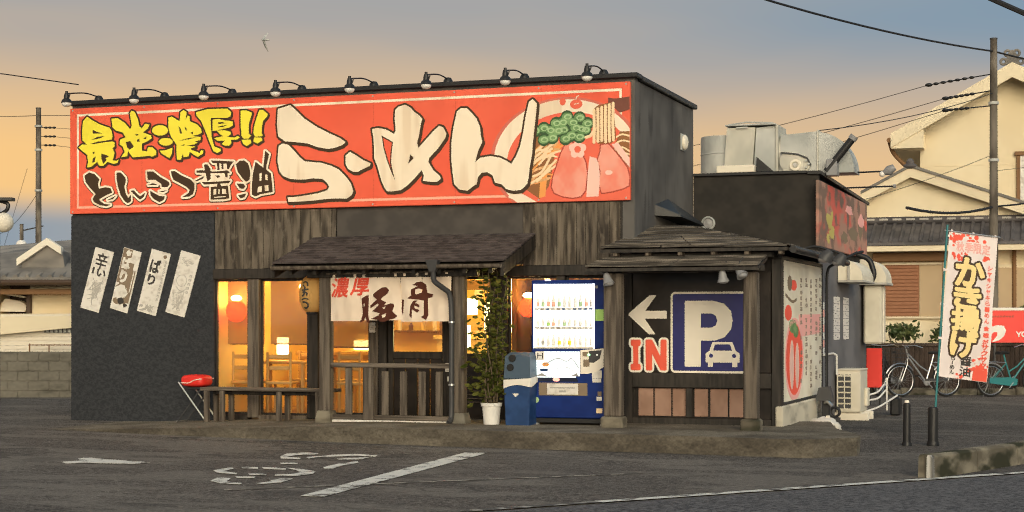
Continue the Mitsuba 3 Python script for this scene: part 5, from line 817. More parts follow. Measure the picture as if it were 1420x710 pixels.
# exhaust plant on the annex roof
ex = thing('exhaust_duct', 'curved pale galvanised duct at the left on the annex roof', 'duct')
add('duct', lathe([(.001, .60), (.34, .60), (.345, .585), (.345, .03), (.33, 0), (.001, 0)], (.84, 4.3, 3.74), 32), 'm_galv', ex, smooth=35); add('seam', lathe([(.346, .32), (.352, .325), (.352, .335), (.346, .34)], (.84, 4.3, 3.74), 32), 'm_galv', ex); add('base', bev(.55, 1.1, 4.0, 4.6, 3.42, 3.74), 'm_dark_grey', ex)
eh = thing('exhaust_housing', 'boxy galvanised exhaust housing with a lid, tallest on the annex roof', 'duct')
add('housing', cat([hull([(.95, 3.85, 3.87), (1.38, 3.85, 3.87), (.99, 3.85, 4.43), (1.42, 3.85, 4.43), (.95, 4.5, 3.87), (1.38, 4.5, 3.87), (.99, 4.5, 4.43), (1.42, 4.5, 4.43)])]), 'm_galv_warm', eh)
add('side_sheet', hull([(1.395, 3.87, 3.82), (1.72, 3.9, 3.76), (1.435, 3.87, 4.42), (1.74, 3.9, 4.45), (1.395, 4.5, 3.82), (1.72, 4.5, 3.76), (1.435, 4.5, 4.42), (1.74, 4.5, 4.45)]), 'm_galv', eh)
add('lid', cat([bev(.97, 1.73, 3.80, 4.55, 4.455, 4.475, .004), tube([(1.02, 3.82, 4.475), (1.3, 3.82, 4.505), (1.7, 3.82, 4.48)], .012, 6), bev(1.14, 1.32, 3.79, 3.805, 4.415, 4.435, .003)]), 'm_galv', eh); add('flange', bev(1.725, 1.765, 3.86, 4.52, 3.76, 4.46, .004), 'm_galv_warm', eh)
add('plinth', bev(.86, 1.43, 3.70, 4.5, 3.745, 3.855, .01), 'm_house_white', eh); add('stay', hull([(1.44, 3.82, 3.76), (1.70, 3.82, 3.76), (1.45, 3.82, 3.98), (1.44, 3.80, 3.76), (1.70, 3.80, 3.76), (1.45, 3.80, 3.98)]), 'm_black_metal', eh)
for x in (1.0, 1.36): add('rail', bev(x, x + .06, 3.72, 4.5, 3.42, 3.744), 'm_dark_grey', eh)
ff = thing('exhaust_fan', 'galvanised centrifugal exhaust fan with belt guard on the annex roof', 'fan')
add('casing', hull([(1.77, 3.9, 3.72), (2.34, 3.9, 3.72), (1.80, 3.9, 4.30), (2.34, 3.9, 4.34), (1.77, 4.5, 3.72), (2.34, 4.5, 3.72), (1.80, 4.5, 4.30), (2.34, 4.5, 4.34)]), 'm_galv', ff)
gd = sbox(1.84, 3.76, 2.18, 3.98).union(Point(1.93, 3.9).buffer(.14)).union(Point(2.12, 3.84).buffer(.12)); add('belt_guard', Frame((0, 3.9, 0)).prism(gd, 0, .07), 'm_galv_warm', ff); add('guard_rim', Frame((0, 3.83, 0)).prism(LineString([(1.82, 4.03), (2.06, 4.0), (2.2, 3.94), (2.25, 3.84)]).buffer(.012), -.03, .02), 'm_dark_grey', ff)
add('hub', Frame((0, 3.828, 0)).prism(Point(2.03, 3.84).buffer(.085).difference(Point(2.03, 3.84).buffer(.05)), 0, .03), 'm_house_white', ff); add('shaft', cyl((2.03, 3.83, 3.84), (2.03, 3.78, 3.84), .028, 12), 'm_steel', ff, smooth=40)
for t in range(3): add('bolt', cyl((2.19 + .04 * (t % 2), 3.82, 3.80 + .05 * t), (2.19 + .04 * (t % 2), 3.79, 3.80 + .05 * t), .018, 8), 'm_galv', ff)
add('inlet_ring', lathe([(.26, 0), (.30, 0), (.30, .06), (.26, .06)], (0, 0, 0), 24).apply_transform(trimesh.transformations.rotation_matrix(PI / 2, [0, 1, 0])).apply_translation((1.768, 4.2, 4.05)), 'm_galv_warm', ff, smooth=35)
add('feet', cat([bev(1.8, 1.88, 3.92, 4.5, 3.42, 3.718), bev(2.2, 2.28, 3.92, 4.5, 3.42, 3.718)]), 'm_dark_grey', ff)
el_ = thing('duct_elbow', 'rounded pale duct elbow at the right end of the annex roof', 'duct')
ep = [(2.36, 3.72)] + [(2.36 + .52 * math.sin(a), 3.72 + .60 * math.cos(a)) for a in np.linspace(0, PI / 2, 14)]
add('elbow', Frame((0, 4.5, 0)).prism(Polygon(ep), 0, .58), 'm_galv', el_, smooth=35); add('flange', bev(2.335, 2.358, 3.88, 4.54, 3.70, 4.36, .003), 'm_galv_warm', el_)
bp = thing('black_pipe', 'slanting black pipe sticking out above the annex corner', 'pipe'); add('pipe', tube([(2.50, 3.75, 3.72), (2.90, 3.75, 4.22)], .055, 14), 'm_black_metal', bp, smooth=40); add('collar', tube([(2.868, 3.75, 4.18), (2.91, 3.75, 4.232)], .064, 14), 'm_lamp_grey', bp, smooth=40); add('junction_box', bev(2.50, 2.66, 3.70, 3.95, 3.66, 3.90), 'm_lamp_grey', bp)
for i, (y, z, lb) in enumerate(((4.3, 3.74, 'spotlight with bright housing on the nearer rod beyond the annex roof'), (5.6, 3.62, 'bare lower lamp rod beyond the annex roof'))):
    s = thing('spotlight', lb, 'spotlight', 'lamp rods at the annex roof edge'); add('rod', tube([(2.4, y, z), (3.25, y, z + .01)], .013, 8), 'm_black_metal', s)
    if i == 0: add('hood', tube([(3.42, y, z + .07), (3.34, y, z + .02), (3.25, y, z - .02)], [.05, .075, .03], 12), 'm_lamp_grey', s, smooth=40); add('lamp_glass', ball((3.24, y, z - .03), .045), 'm_white_paint', s, smooth=True)
    else: add('end_cap', cyl((3.25, y, z + .01), (3.29, y, z + .01), .03, 10), 'm_lamp_grey', s)
# cream kitchen hoods and duct on the grey wall
def arch(name, y0, y1, z0, h, w, mat, par):
    pr_ = [(2.452, z0)] + [(2.452 + w * math.sin(a), z0 + h * math.cos(a) ** .8 if a < PI / 2 - .01 else z0) for a in np.linspace(0, PI / 2, 12)]
    return add(name, Frame((0, y1, 0)).prism(Polygon(pr_), 0, y1 - y0), mat, par)
a1 = thing('arched_hood', 'arched cream vent hood on the grey annex wall', 'vent hood'); arch('hood', 5.2, 6.5, 2.16, .33, .38, 'm_cream_plastic', a1); add('lip', bev(2.452, 2.85, 5.17, 6.53, 2.125, 2.158, .006), 'm_tile_edge', a1); add('strap', bev(2.60, 2.64, 5.16, 5.195, 2.16, 2.42, .004), 'm_tile_edge', a1)
a2 = thing('cream_duct', 'cream duct with a rounded elbow running down the rear end of the annex', 'duct'); arch('elbow', 7.7, 8.5, 2.18, .40, .44, 'm_cream_plastic', a2); add('lip', bev(2.44, 2.91, 7.66, 8.54, 2.14, 2.178, .006), 'm_tile_edge', a2); add('duct', bev(2.50, 2.80, 7.8, 8.4, 1.14, 2.14, .03), 'm_cream_plastic', a2); add('rib', bev(2.80, 2.815, 8.0, 8.06, 1.16, 2.12, .003), 'm_house_white', a2)
a3 = thing('cable_bundle', 'black cable bundle between the two cream hoods', 'cable'); add('cable', tube(bend([(2.46, 6.9, 2.65), (2.72, 6.9, 2.55), (2.80, 6.9, 2.30), (2.74, 6.9, 2.16)], 5), .045, 10), 'm_black_metal', a3, smooth=40)
wb = thing('wall_bracket', 'black bracket arm and pipe at the eave corner beside the menu board', 'bracket'); add('arm', tube(bend([(2.60, 3.12, .45), (2.60, 3.12, 2.28), (2.95, 3.5, 2.50), (3.05, 3.6, 2.53)], 5, .12), .020, 10), 'm_black_metal', wb, smooth=40)
wt = thing('wall_lettering', 'columns of white lettering on the blue grey annex wall', 'lettering')
WF = Frame((2.4405, 0, 0), (0, 1, 0), (0, 0, 1))
for y, w_, zt, zb_ in ((3.50, .42, 1.80, .98), (4.85, .62, 1.90, 1.14), (5.85, .60, 1.90, 1.16)):
    z = zt; k = 0
    while z - .11 > zb_:
        c = sbox(y, z - .105, y + w_, z).difference(union_all([sbox(y + w_ * .2, z - .042, y + w_ * .42, z - .030), sbox(y + w_ * .55, z - .075, y + w_ * .8, z - .063)])); lay('column_mark', c, .003, 'm_white_paint' if (y > 4 or k % 2 == 0) else 'm_flag_pink', wt, WF, None); z -= .112; k += 1
ac = thing('air_conditioner', 'beige outdoor air conditioner unit standing beside the grey wall', 'air conditioner')
AX0, AX1, AY0, AY1, AZ0, AZ1 = 2.47, 2.84, 4.9, 5.7, .12, .76
add('case', bev(AX0, AX1, AY0, AY1, AZ0, AZ1, .015), 'm_cream_plastic', ac); add('grille_back', box(AX0 + .02, AX0 + .23, AY0 - .004, AY0 - .0005, AZ0 + .05, AZ1 - .06), 'm_dark_grey', ac)
for k in range(7): add('grille_bar', bev(AX0 + .015, AX0 + .235, AY0 - .018, AY0 - .005, AZ0 + .04 + .085 * k, AZ0 + .062 + .085 * k, .003), 'm_cream_plastic', ac)
for x in (.015, .12, .225): add('grille_upright', bev(AX0 + x, AX0 + x + .018, AY0 - .022, AY0 - .0185, AZ0 + .04, AZ1 - .052, .0015), 'm_cream_plastic', ac)
add('top_panel', bev(AX0 - .008, AX1 + .008, AY0 - .01, AY1 + .01, AZ1 + .001, AZ1 + .025, .006), 'm_cream_plastic', ac)
for y in (4.95, 5.45): add('foot', bev(2.42, 2.95, y, y + .14, -.01, .118, .01), 'm_house_white', ac)
add('valve_cover', bev(AX1 + .001, AX1 + .05, 5.35, 5.6, .20, .48, .01), 'm_cream_plastic', ac)
wp = thing('white_pipe', 'thin white pipe with a right-angle bend on the grey wall above the air conditioner', 'pipe'); add('pipe', tube(bend([(2.455, 3.75, 1.02), (2.455, 4.7, 1.03), (2.50, 4.75, 1.0), (2.50, 4.75, .70)], 3, .08), .016, 8), 'm_white_paint', wp, smooth=40)
wq = thing('white_pipework', 'bundle of bent white pipes on the ground right of the air conditioner', 'pipes')
for pts in ([(2.86, 5.6, .36), (3.0, 5.75, .40), (3.05, 6.1, .52), (3.07, 6.2, .50)], [(2.86, 5.6, .28), (3.0, 5.75, .30), (3.07, 6.1, .42)], [(2.80, 5.5, .10), (3.0, 5.75, .16), (3.22, 6.4, .33)], [(3.08, 6.2, .10), (3.08, 6.2, .62)]): add('pipe', tube(bend(pts, 3), .015, 8), 'm_white_paint', wq, smooth=40)
add('bracket', bev(3.10, 3.26, 6.45, 6.75, .0, .30, .03), 'm_black_metal', wq)
sp = thing('standpipe', 'black standpipe with a silver tap at the pavement corner', 'standpipe'); add('post', bev(2.70, 2.80, 2.05, 2.15, -.02, .48), 'm_black_metal', sp); add('head', hull([(2.62, 2.0, .44), (2.86, 2.0, .40), (2.66, 2.0, .60), (2.80, 2.0, .62), (2.62, 2.2, .44), (2.86, 2.2, .40), (2.66, 2.2, .60), (2.80, 2.2, .62)]), 'm_dark_grey', sp); add('tap', tube(bend([(2.75, 1.99, .40), (2.80, 1.93, .42), (2.86, 1.92, .36)], 3), .022, 8), 'm_chrome', sp, smooth=40)
hose = thing('hose_reel', 'small round black hose reel at the foot of the air conditioner', 'hose reel'); add('coil', cat([trimesh.creation.torus(.07, .018, 20, 8).apply_transform(trimesh.transformations.rotation_matrix(PI / 2, [1, 0, 0])).apply_translation((2.50, 4.55 + .03 * k, .14)) for k in range(3)]), 'm_black_metal', hose, smooth=True); add('stand', bev(2.42, 2.58, 4.53, 4.63, 0, .06), 'm_dark_grey', hose)
for i, (x, y, r_, mt, lb) in enumerate(((2.86, 1.2, .17, 'm_bag', 'crumpled white plastic bag lying against the pale foundation'), (2.80, 1.75, .11, 'm_bag_yellow', 'small yellowish bag lying beside the white plastic bag'))):
    s = thing('plastic_bag', lb, 'bag'); m = trimesh.creation.icosphere(3); m.vertices *= (1 + .5 * (meshkit.fbm(m.vertices * 2.5 + 3 * i, 3) - .5))[:, None]; m.apply_scale((r_ * 1.3, r_ * 1.6, r_ * .75)); m.apply_translation((x, y, .02 + r_ * .55)); add('bag', m, mt, s, smooth=35); add('knot', hull([(x + .03 * math.cos(a) + .05, y + .03 * math.sin(a), .03 + r_ * 1.1 + .05 * (a > 3)) for a in np.arange(8)]), mt, s)
# ------------------------------------------------------------------ posts, flag
for i, (x, y, h, lb) in enumerate(((4.10, -.34, .52, 'short black post standing alone left of the flag stand'),)):
    s = thing('bollard', lb, 'bollard'); add('post', lathe([(.001, h), (.03, h), (.045, h - .02), (.046, .05), (.06, .03), (.062, 0), (.001, 0)], (x, y, 0), 16), 'm_black_metal', s, smooth=40); add('cap', lathe([(.001, h + .035), (.025, h + .03), (.03, h + .001), (.001, h + .001)], (x, y, 0), 12), 'm_offwhite', s, smooth=40)
NB = thing('nobori_flag', 'tall white and red banner flag with large cream lettering on a leaning pole', 'flag')
NO = np.array([4.40, -.24, 0.0]); tilt = np.array([.062, .02, 1.0])
stn = add('stand', lathe([(.001, .47), (.045, .47), (.062, .45), (.062, .06), (.075, .04), (.075, 0), (.001, 0)], NO, 18), 'm_black_metal', NB, smooth=40)
add('pole', tube([NO + tilt * .40, NO + tilt * 2.68], .013, 10), 'm_teal', NB, smooth=40)
fx = np.array([.94, .32, -.13]); fz = np.array([.072, .03, 1.0]); FO = NO + tilt * 2.60 - np.array([0, 0, 0]) + fx * .03
def flag_pt(u, v, off=0.0):   # u 0..0.6 m across, v 0 at the top to -1.8
    p = FO + fx * u * .985 + fz * v * .985 + np.array([0, -1, 0]) * off
    wv = .025 * math.sin(v * 3.2 + u * 5) * (u / .6) + .012 * math.sin(v * 7 + 1) + .018 * (u / .6) ** 2 * math.sin(v * 2)
    return p + np.array([-.33, .94, 0]) * wv
FW, FH = .60, 1.78
add('cloth', quadmesh(lambda u, v: flag_pt(u * FW, -(1 - v) * FH), 24, 60), 'm_flag', NB, smooth=True)
add('crossbar', tube([FO + fx * -.06 + fz * .01, FO + fx * .62 + fz * .01], .007, 8), 'm_steel', NB)
for k in range(5): add('tab', warp(box(-.04, .012, 0, .003, -.05 - .42 * k - .014, -.05 - .42 * k + .014), lambda q: flag_pt(q[0], q[2], .002 + q[1]), .05), 'm_flag', NB)
for k in range(3): add('tab', warp(box(.02 + .27 * k, .045 + .27 * k, 0, .003, -.01, .03), lambda q: flag_pt(q[0], q[2], .002 + q[1]), .05), 'm_flag', NB)
def flag_print(name, g, mat, off, par=NB, **kw):
    m = NF.prism(g.intersection(sbox(.004, -FH + .004, FW - .004, -.004)), 0, .0008); return add(name, warp(m, lambda q: flag_pt(q[0], q[2], off - q[1]), .035), mat, par, **kw)
rn = random.Random(6)
def spray(cx, cy, R, n, s): return union_all([Point(cx + rn.gauss(0, R), cy + rn.gauss(0, R)).buffer(rn.uniform(.3, 1) * s, 3) for _ in range(n)])
flag_print('red_patch', union_all([spray(.10, -.07, .05, 26, .03), spray(.30, -.05, .07, 26, .03), spray(.12, -.28, .035, 18, .028), spray(.49, -.28, .02, 9, .03), spray(.50, -1.70, .07, 34, .04), spray(.43, -1.55, .05, 16, .018), spray(.28, -1.74, .03, 10, .022), sbox(.42, -1.78, .60, -1.69)]), 'm_flag_red', .003, kind='stuff')
top4 = union_all([fit(glyph(c), .10 + .108 * k, -.225, .195 + .108 * k, -.105) for k, c in enumerate('秋季限定')])
flag_print('lettering', top4.buffer(.018), 'm_flag', .0045); flag_print('lettering', top4.buffer(.004), 'm_flag_pink', .006)
big = []
for ch, (x0, y0, x1, y1) in zip('かき揚げ', ((.12, -.63, .46, -.30), (.125, -.91, .44, -.64), (.115, -1.18, .44, -.915), (.125, -1.50, .43, -1.19))): big.append(fit(glyph(ch), x0, y0, x1, y1).buffer(.016))
bigu = union_all(big); flag_print('lettering_edge', union_all([Polygon(q.exterior) for q in getattr(bigu.buffer(.024), 'geoms', [bigu.buffer(.024)])]), 'm_brown_print', .005)
for b in big: flag_print('lettering', b, 'm_flag_yellow', .0066)
flag_print('lettering', union_all([fit(glyph('醤'), .26, -1.61, .39, -1.50), fit(glyph('油'), .26, -1.74, .39, -1.625)]).buffer(.003), 'm_ink', .005)
flag_print('lettering', union_all([fit(glyph('ら'), .14, -1.56, .19, -1.50), sbox(.158, -1.61, .166, -1.575), fit(glyph('め'), .135, -1.67, .19, -1.62), fit(glyph('ん'), .14, -1.73, .19, -1.68)]).buffer(.002), 'm_ink', .005)
flag_print('lettering', union_all([fit(glyph(c), .505, -.36 - .072 * k - .055, .56, -.36 - .072 * k) for k, c in enumerate('シャキシャキらーめん')]).buffer(.002), 'm_flag_red', .005)
flag_print('lettering', union_all([fit(glyph(c), .50, -1.10 - .08 * k - .055, .565, -1.10 - .08 * k) for k, c in enumerate('食感が')] + [fit(glyph(c), .49, -1.32 - .075 * k - .068, .57, -1.32 - .075 * k) for k, c in enumerate('サクサク')]).buffer(.003), 'm_flag_red', .005)
# ------------------------------------------------------------------ houses, poles, wires, bicycles behind
def hf(o, ang=VIEW):
    c, s = math.cos(ang), math.sin(ang); return lambda x, y, z: (o[0] + c * x - s * y, o[1] + s * x + c * y, z)
def xf(m, L):
    m = m.copy(); m.vertices = np.array([L(*v) for v in m.vertices]); return m
def tiles(L, a, b, c, d, pitch, par, mat='m_roof_tile', r=.045):
    """Rows of rolled tiles: rolls run down the slope from edge a-b to edge d-c; joined, too small to pick apart."""
    a, b, c, d = [np.array(q, float) for q in (a, b, c, d)]; n = max(2, int(np.linalg.norm(b - a) / pitch)); ms = [hull([a, b, c, d, a - [0, 0, .06], b - [0, 0, .06], c - [0, 0, .06], d - [0, 0, .06]])]
    for i in range(n):
        u = (i + .5) / n; p, q = a + (b - a) * u, d + (c - d) * u; k = 6
        ms.append(tube([p + (q - p) * s + [0, 0, .012 - .02 * ((s * k) % 1 > .5)] for s in np.linspace(0, 1, k + 1)], r, 6))
    return add('tile_rolls', xf(cat(ms), L), mat, par, kind='stuff', smooth=40)
L = hf((3.10, 16.77), VIEW - .30)
H1 = thing('cream_house', 'two-storey cream house with pale gable edges behind the flag', 'house')
zx = lambda pts: Frame((0, 0, 0)).prism(Polygon(pts), 0, 1)
def gable_wall(pts, y0, y1): m = Frame((0, y1, 0)).prism(Polygon(pts), 0, y1 - y0); return m
PK = 2.15
LU = lambda x, y, z: L(x - .80, y, z)
add('wall', xf(gable_wall([(.05, 0), (4.85, 0), (4.85, 6.0), (PK, 7.30), (.05, 6.10)], 3.0, 11), LU), 'm_house', H1)
rf = add('roof', xf(cat([hull([(-.55, 2.45, 5.78), (PK, 2.45, 7.30), (-.55, 11.3, 5.78), (PK, 11.3, 7.30), (-.55, 2.45, 5.92), (PK, 2.45, 7.46), (-.55, 11.3, 5.92), (PK, 11.3, 7.46)]), hull([(5.3, 2.45, 5.78), (PK, 2.45, 7.30), (5.3, 11.3, 5.78), (PK, 11.3, 7.30), (5.3, 2.45, 5.92), (PK, 2.45, 7.46), (5.3, 11.3, 5.92), (PK, 11.3, 7.46)])]), LU), 'm_roof_grey', H1)
for s in (-1, 1):
    xe = -.58 if s < 0 else 5.33
    add('barge_board', xf(hull([(xe, y, z) for y in (2.36, 2.44) for z in (5.62, 5.95)] + [(PK, y, z) for y in (2.36, 2.44) for z in (7.16, 7.50)]), LU), 'm_house_pale', rf)
add('eave_return', xf(hull([(-.57, 2.40, 5.60), (.16, 2.40, 5.60), (.16, 2.40, 6.03), (-.57, 2.40, 5.66), (-.57, 2.98, 5.60), (.16, 2.98, 5.60), (.16, 2.98, 6.0), (-.57, 2.98, 5.66)]), LU), 'm_house_pale', rf)
add('ridge_ornament', xf(cat([hull([(PK - .16, 2.42, 7.46), (PK + .16, 2.42, 7.46), (PK - .09, 2.42, 7.72), (PK + .09, 2.42, 7.72), (PK, 2.42, 7.80), (PK - .16, 2.52, 7.46), (PK + .16, 2.52, 7.46), (PK - .09, 2.52, 7.72), (PK + .09, 2.52, 7.72)])] + [trimesh.creation.torus(.065, .032, 14, 8).apply_transform(trimesh.transformations.rotation_matrix(PI / 2, [1, 0, 0])).apply_translation((PK + dx, 2.45, dz)) for dx, dz in ((-.19, 7.53), (.19, 7.53), (-.1, 7.72), (.1, 7.72))]), LU), 'm_roof_grey', rf, smooth=40)
add('soffit', xf(box(-.56, .045, 2.985, 11, 5.585, 5.615), LU), 'm_house_pale', rf); add('gutter', xf(cyl((-.62, 2.4, 5.80), (-.62, 11, 5.80), .06, 8), LU), 'm_in_brown', rf); add('downpipe', xf(tube(bend([(-.62, 2.6, 5.76), (-.55, 2.7, 5.5), (-.05, 2.85, 5.0), (-.02, 2.9, 4.7), (-.02, 2.9, 3.5)], 4), .05, 8), LU), 'm_in_brown', rf)
for z in (3.6, 4.4, 5.2): add('wall_joint', xf(bev(.10, 4.8, 2.985, 2.998, z, z + .015, .002), LU), 'm_house_pale', H1)
w = add('window', xf(cat([bev(2.24, 3.6, 2.93, 2.995, 3.95, 4.03), bev(2.24, 2.32, 2.93, 2.995, 4.035, 5.4), bev(2.20, 3.6, 2.90, 2.995, 5.405, 5.5)]), LU), 'm_in_brown', H1); add('pane', xf(box(2.325, 3.6, 2.96, 2.99, 4.035, 5.4), LU), 'm_paper', w)
# low wing with its own gable, tiled roof, shuttered window
LW = lambda x, y, z: L(x - .22, y, z)
add('wing_wall', xf(box(-1.9, 6, .6, 2.4, 0, 3.35), L), 'm_house', H1)
wr = add('wing_roof', xf(gable_wall([(-1.75, 3.6), (1.9, 3.6), (1.7, 4.16), (-.62, 4.98), (-1.6, 4.40)], 1.3, 2.9), LW), 'm_house', H1)
for pa, pb in (((-.62, 5.0), (-1.72, 4.42)), ((-.62, 5.0), (1.95, 4.08))):
    add('barge_board', xf(hull([(p[0], y, p[1] + o) for p in (pa, pb) for y in (1.0, 1.10) for o in (-.20, .02)]), LW), 'm_house_pale', wr); add('roof_edge', xf(hull([(p[0], y, p[1] + o) for p in (pa, pb) for y in (.96, 2.9) for o in (.025, .09)]), LW), 'm_roof_grey', wr)
add('finial', xf(cat([ball((-.62, 1.0, 5.12), .09, (1, .7, 1.2)), ball((-.62, 1.0, 5.05), .13, (1.2, .7, .5))]), LW), 'm_roof_tile', wr, smooth=True)
tiles(L, (-1.95, 1.35, 3.78), (6, 1.35, 3.78), (6, -.10, 3.27), (-1.95, -.10, 3.27), .21, wr)
add('ridge', xf(cyl((-1.95, 1.32, 3.84), (6, 1.32, 3.84), .09, 10), L), 'm_roof_tile', wr, smooth=40)
for k in range(26): add('ridge_tile', xf(bev(-1.85 + .30 * k, -1.65 + .30 * k, 1.22, 1.25, 3.84, 3.885, .008), L), 'm_tile_edge', wr)
add('fascia', xf(bev(-1.95, 6, -.08, -.02, 3.08, 3.20), L), 'm_house_pale', wr); add('soffit', xf(box(-1.95, 6, -.018, .6, 3.10, 3.14), L), 'm_house_pale', wr)
w = add('window', xf(cat([bev(-1.42, -1.37, .50, .595, 1.60, 2.86), bev(-.10, -.05, .50, .595, 1.60, 2.86), bev(-1.365, -.105, .50, .595, 1.60, 1.65), bev(-1.365, -.105, .50, .595, 2.80, 2.86)]), L), 'm_house_pale', H1)
add('shutter_box', xf(bev(-1.62, -.02, .36, .598, 2.87, 3.07, .02), L), 'm_in_brown', w); sh_ = add('shutter', xf(box(-1.365, -.62, .56, .594, 1.65, 2.80), L), 'm_shutter', w, label='brown slatted shutter')
for k in range(14): add('shutter_slat', xf(bev(-1.36, -.625, .535, .558, 1.66 + .082 * k, 1.732 + .082 * k, .008), L), 'm_shutter', H1 + '__window_shutter' if False else w)
add('shutter', xf(bev(-.615, -.11, .55, .594, 1.65, 2.80, .01), L), 'm_shutter_pale', w, label='pale closed shutter')
add('wall_batten', xf(bev(-1.86, -1.78, .56, .598, .3, 3.07), L), 'm_house_pale', H1); add('downpipe', xf(cyl((1.42, .5, .2), (1.42, .5, 3.1), .045, 8), L), 'm_in_brown', H1)
add('foundation', xf(bev(-2.0, 6, .52, .598, 0, .95), L), 'm_roof_tile', H1)
w = add('window', xf(bev(1.0, 2.4, .52, .598, 1.5, 2.8), L), 'm_house_pale', H1); add('pane', xf(box(1.08, 2.32, .512, .519, 1.58, 2.72), L), 'm_shutter_pale', w)
# boundary: dark low wall, corrugated fence, red sign on it
LF = hf((3.10, 16.77)); fy = -1.6
fence = thing('corrugated_fence', 'dark brown corrugated fence behind the bicycles', 'fence')
add('board_back', xf(bev(-2.2, 6.5, fy, fy + .04, .02, 1.02), LF), 'm_fence', fence); add('corrugation', xf(cat([cyl((-2.15 + .1 * k, fy - .005, .05), (-2.15 + .1 * k, fy - .005, 1.0), .034, 6) for k in range(86)]), LF), 'm_fence', fence, kind='stuff', smooth=40); add('top_rail', xf(bev(-2.2, 6.5, fy - .06, fy + .09, 1.022, 1.08), LF), 'm_fence', fence)
lw = thing('low_wall', 'low dark stone footing under the corrugated fence', 'wall')
for k in range(11): add('stone', xf(bev(-2.2 + .8 * k + .008, -1.4 + .8 * k - .008, fy - .18, fy - .062, -.02, random.uniform(.11, .17), .02), LF), 'm_kerb', lw)
hb = []
rh = random.Random(9)
for i, (cx, cz, w_, h_) in enumerate(((-1.15, 1.28, .42, .30), (-.25, 1.22, .30, .26), (1.55, 1.62, .30, .34))):
    s = thing('shrub', ('bushy green shrub below the shuttered window', 'small dark green shrub behind the flag pole', 'green shrub above the red billboard')[i], 'shrub')
    lv = []
    for k in range(420):
        a, b = rh.uniform(0, 2 * PI), rh.gauss(0, .5); rr_ = rh.uniform(.3, 1) ** .5; bump = .75 + .35 * math.sin(3 * a + i) * math.sin(4 * b)
        c = np.array([cx + w_ * rr_ * bump * math.cos(a) * math.cos(b), fy + .75 + .3 * rr_ * math.sin(a), cz + h_ * rr_ * bump * math.sin(b)]); rr = rh; d = (rh.uniform(-1, 1), rh.uniform(-1, 1), rh.uniform(-.2, 1)); lv.append(leaf(c, d, rh.uniform(.07, .13)))
    add('foliage', xf(cat(lv), LF), 'm_leaf_hedge', s, kind='stuff', smooth=True); add('stem', xf(cat([tube([(cx + .1 * q, fy + .75, .0), (cx + .16 * q, fy + .75, .7), (cx + .3 * q, fy + .75, cz)], [.03, .022, .01], 6) for q in (-1, 0, 1)]), LF), 'm_stem', s)
rb = thing('red_billboard', 'red billboard with a white leaf-shaped emblem and white capitals on the fence', 'sign')
LB_ = lambda x, y, z: LF(x - .74, y, z)
RF0 = -1.72
add('panel', xf(bev(1.10, 3.6, RF0, RF0 + .05, 1.09, 1.76, .006), LB_), 'm_red_sign', rb); add('white_edge', xf(bev(1.09, 3.61, RF0 - .012, RF0 + .06, 1.762, 1.82, .006), LB_), 'm_white_paint', rb)
for x in (1.3, 2.4, 3.5): add('bracket', xf(bev(x, x + .05, RF0 + .052, fy - .065, .7, 1.6), LB_), 'm_black_metal', rb)
def rlay(name, g, mat, h=.006): return add(name, xf(Frame((0, RF0, 0)).prism(g, -.001, h), LB_), mat, rb)
emb = Polygon([(1.10, 1.10), (1.12, 1.30), (1.22, 1.42), (1.38, 1.46), (1.50, 1.44), (1.545, 1.34), (1.50, 1.23), (1.40, 1.14), (1.25, 1.10)]).difference(Polygon([(1.20, 1.10), (1.21, 1.22), (1.28, 1.31), (1.36, 1.31), (1.36, 1.24), (1.29, 1.15), (1.23, 1.10)])).buffer(-.01).buffer(.01)
rlay('emblem', emb.intersection(sbox(1.105, 1.095, 3, 2)), 'm_white_paint'); rlay('lettering', union_all([fit(glyph('Y'), 1.755, 1.215, 1.86, 1.32), fit(glyph('O'), 1.865, 1.21, 1.99, 1.325)]).buffer(.006), 'm_white_paint'); rlay('small_marks', union_all([sbox(1.18 + .06 * k, 1.62, 1.225 + .06 * k, 1.655) for k in range(9)]), 'm_meat_dark')
rs_ = thing('red_signboard', 'plain red signboard on thin legs at the rear corner of the grey wall', 'sign'); add('panel', bev(2.26, 2.54, 10.0, 10.04, .32, 1.04, .008), 'm_red_sign', rs_)
for x in (2.30, 2.48): add('leg', bev(x, x + .03, 10.042, 10.07, 0, .8), 'm_black_metal', rs_)
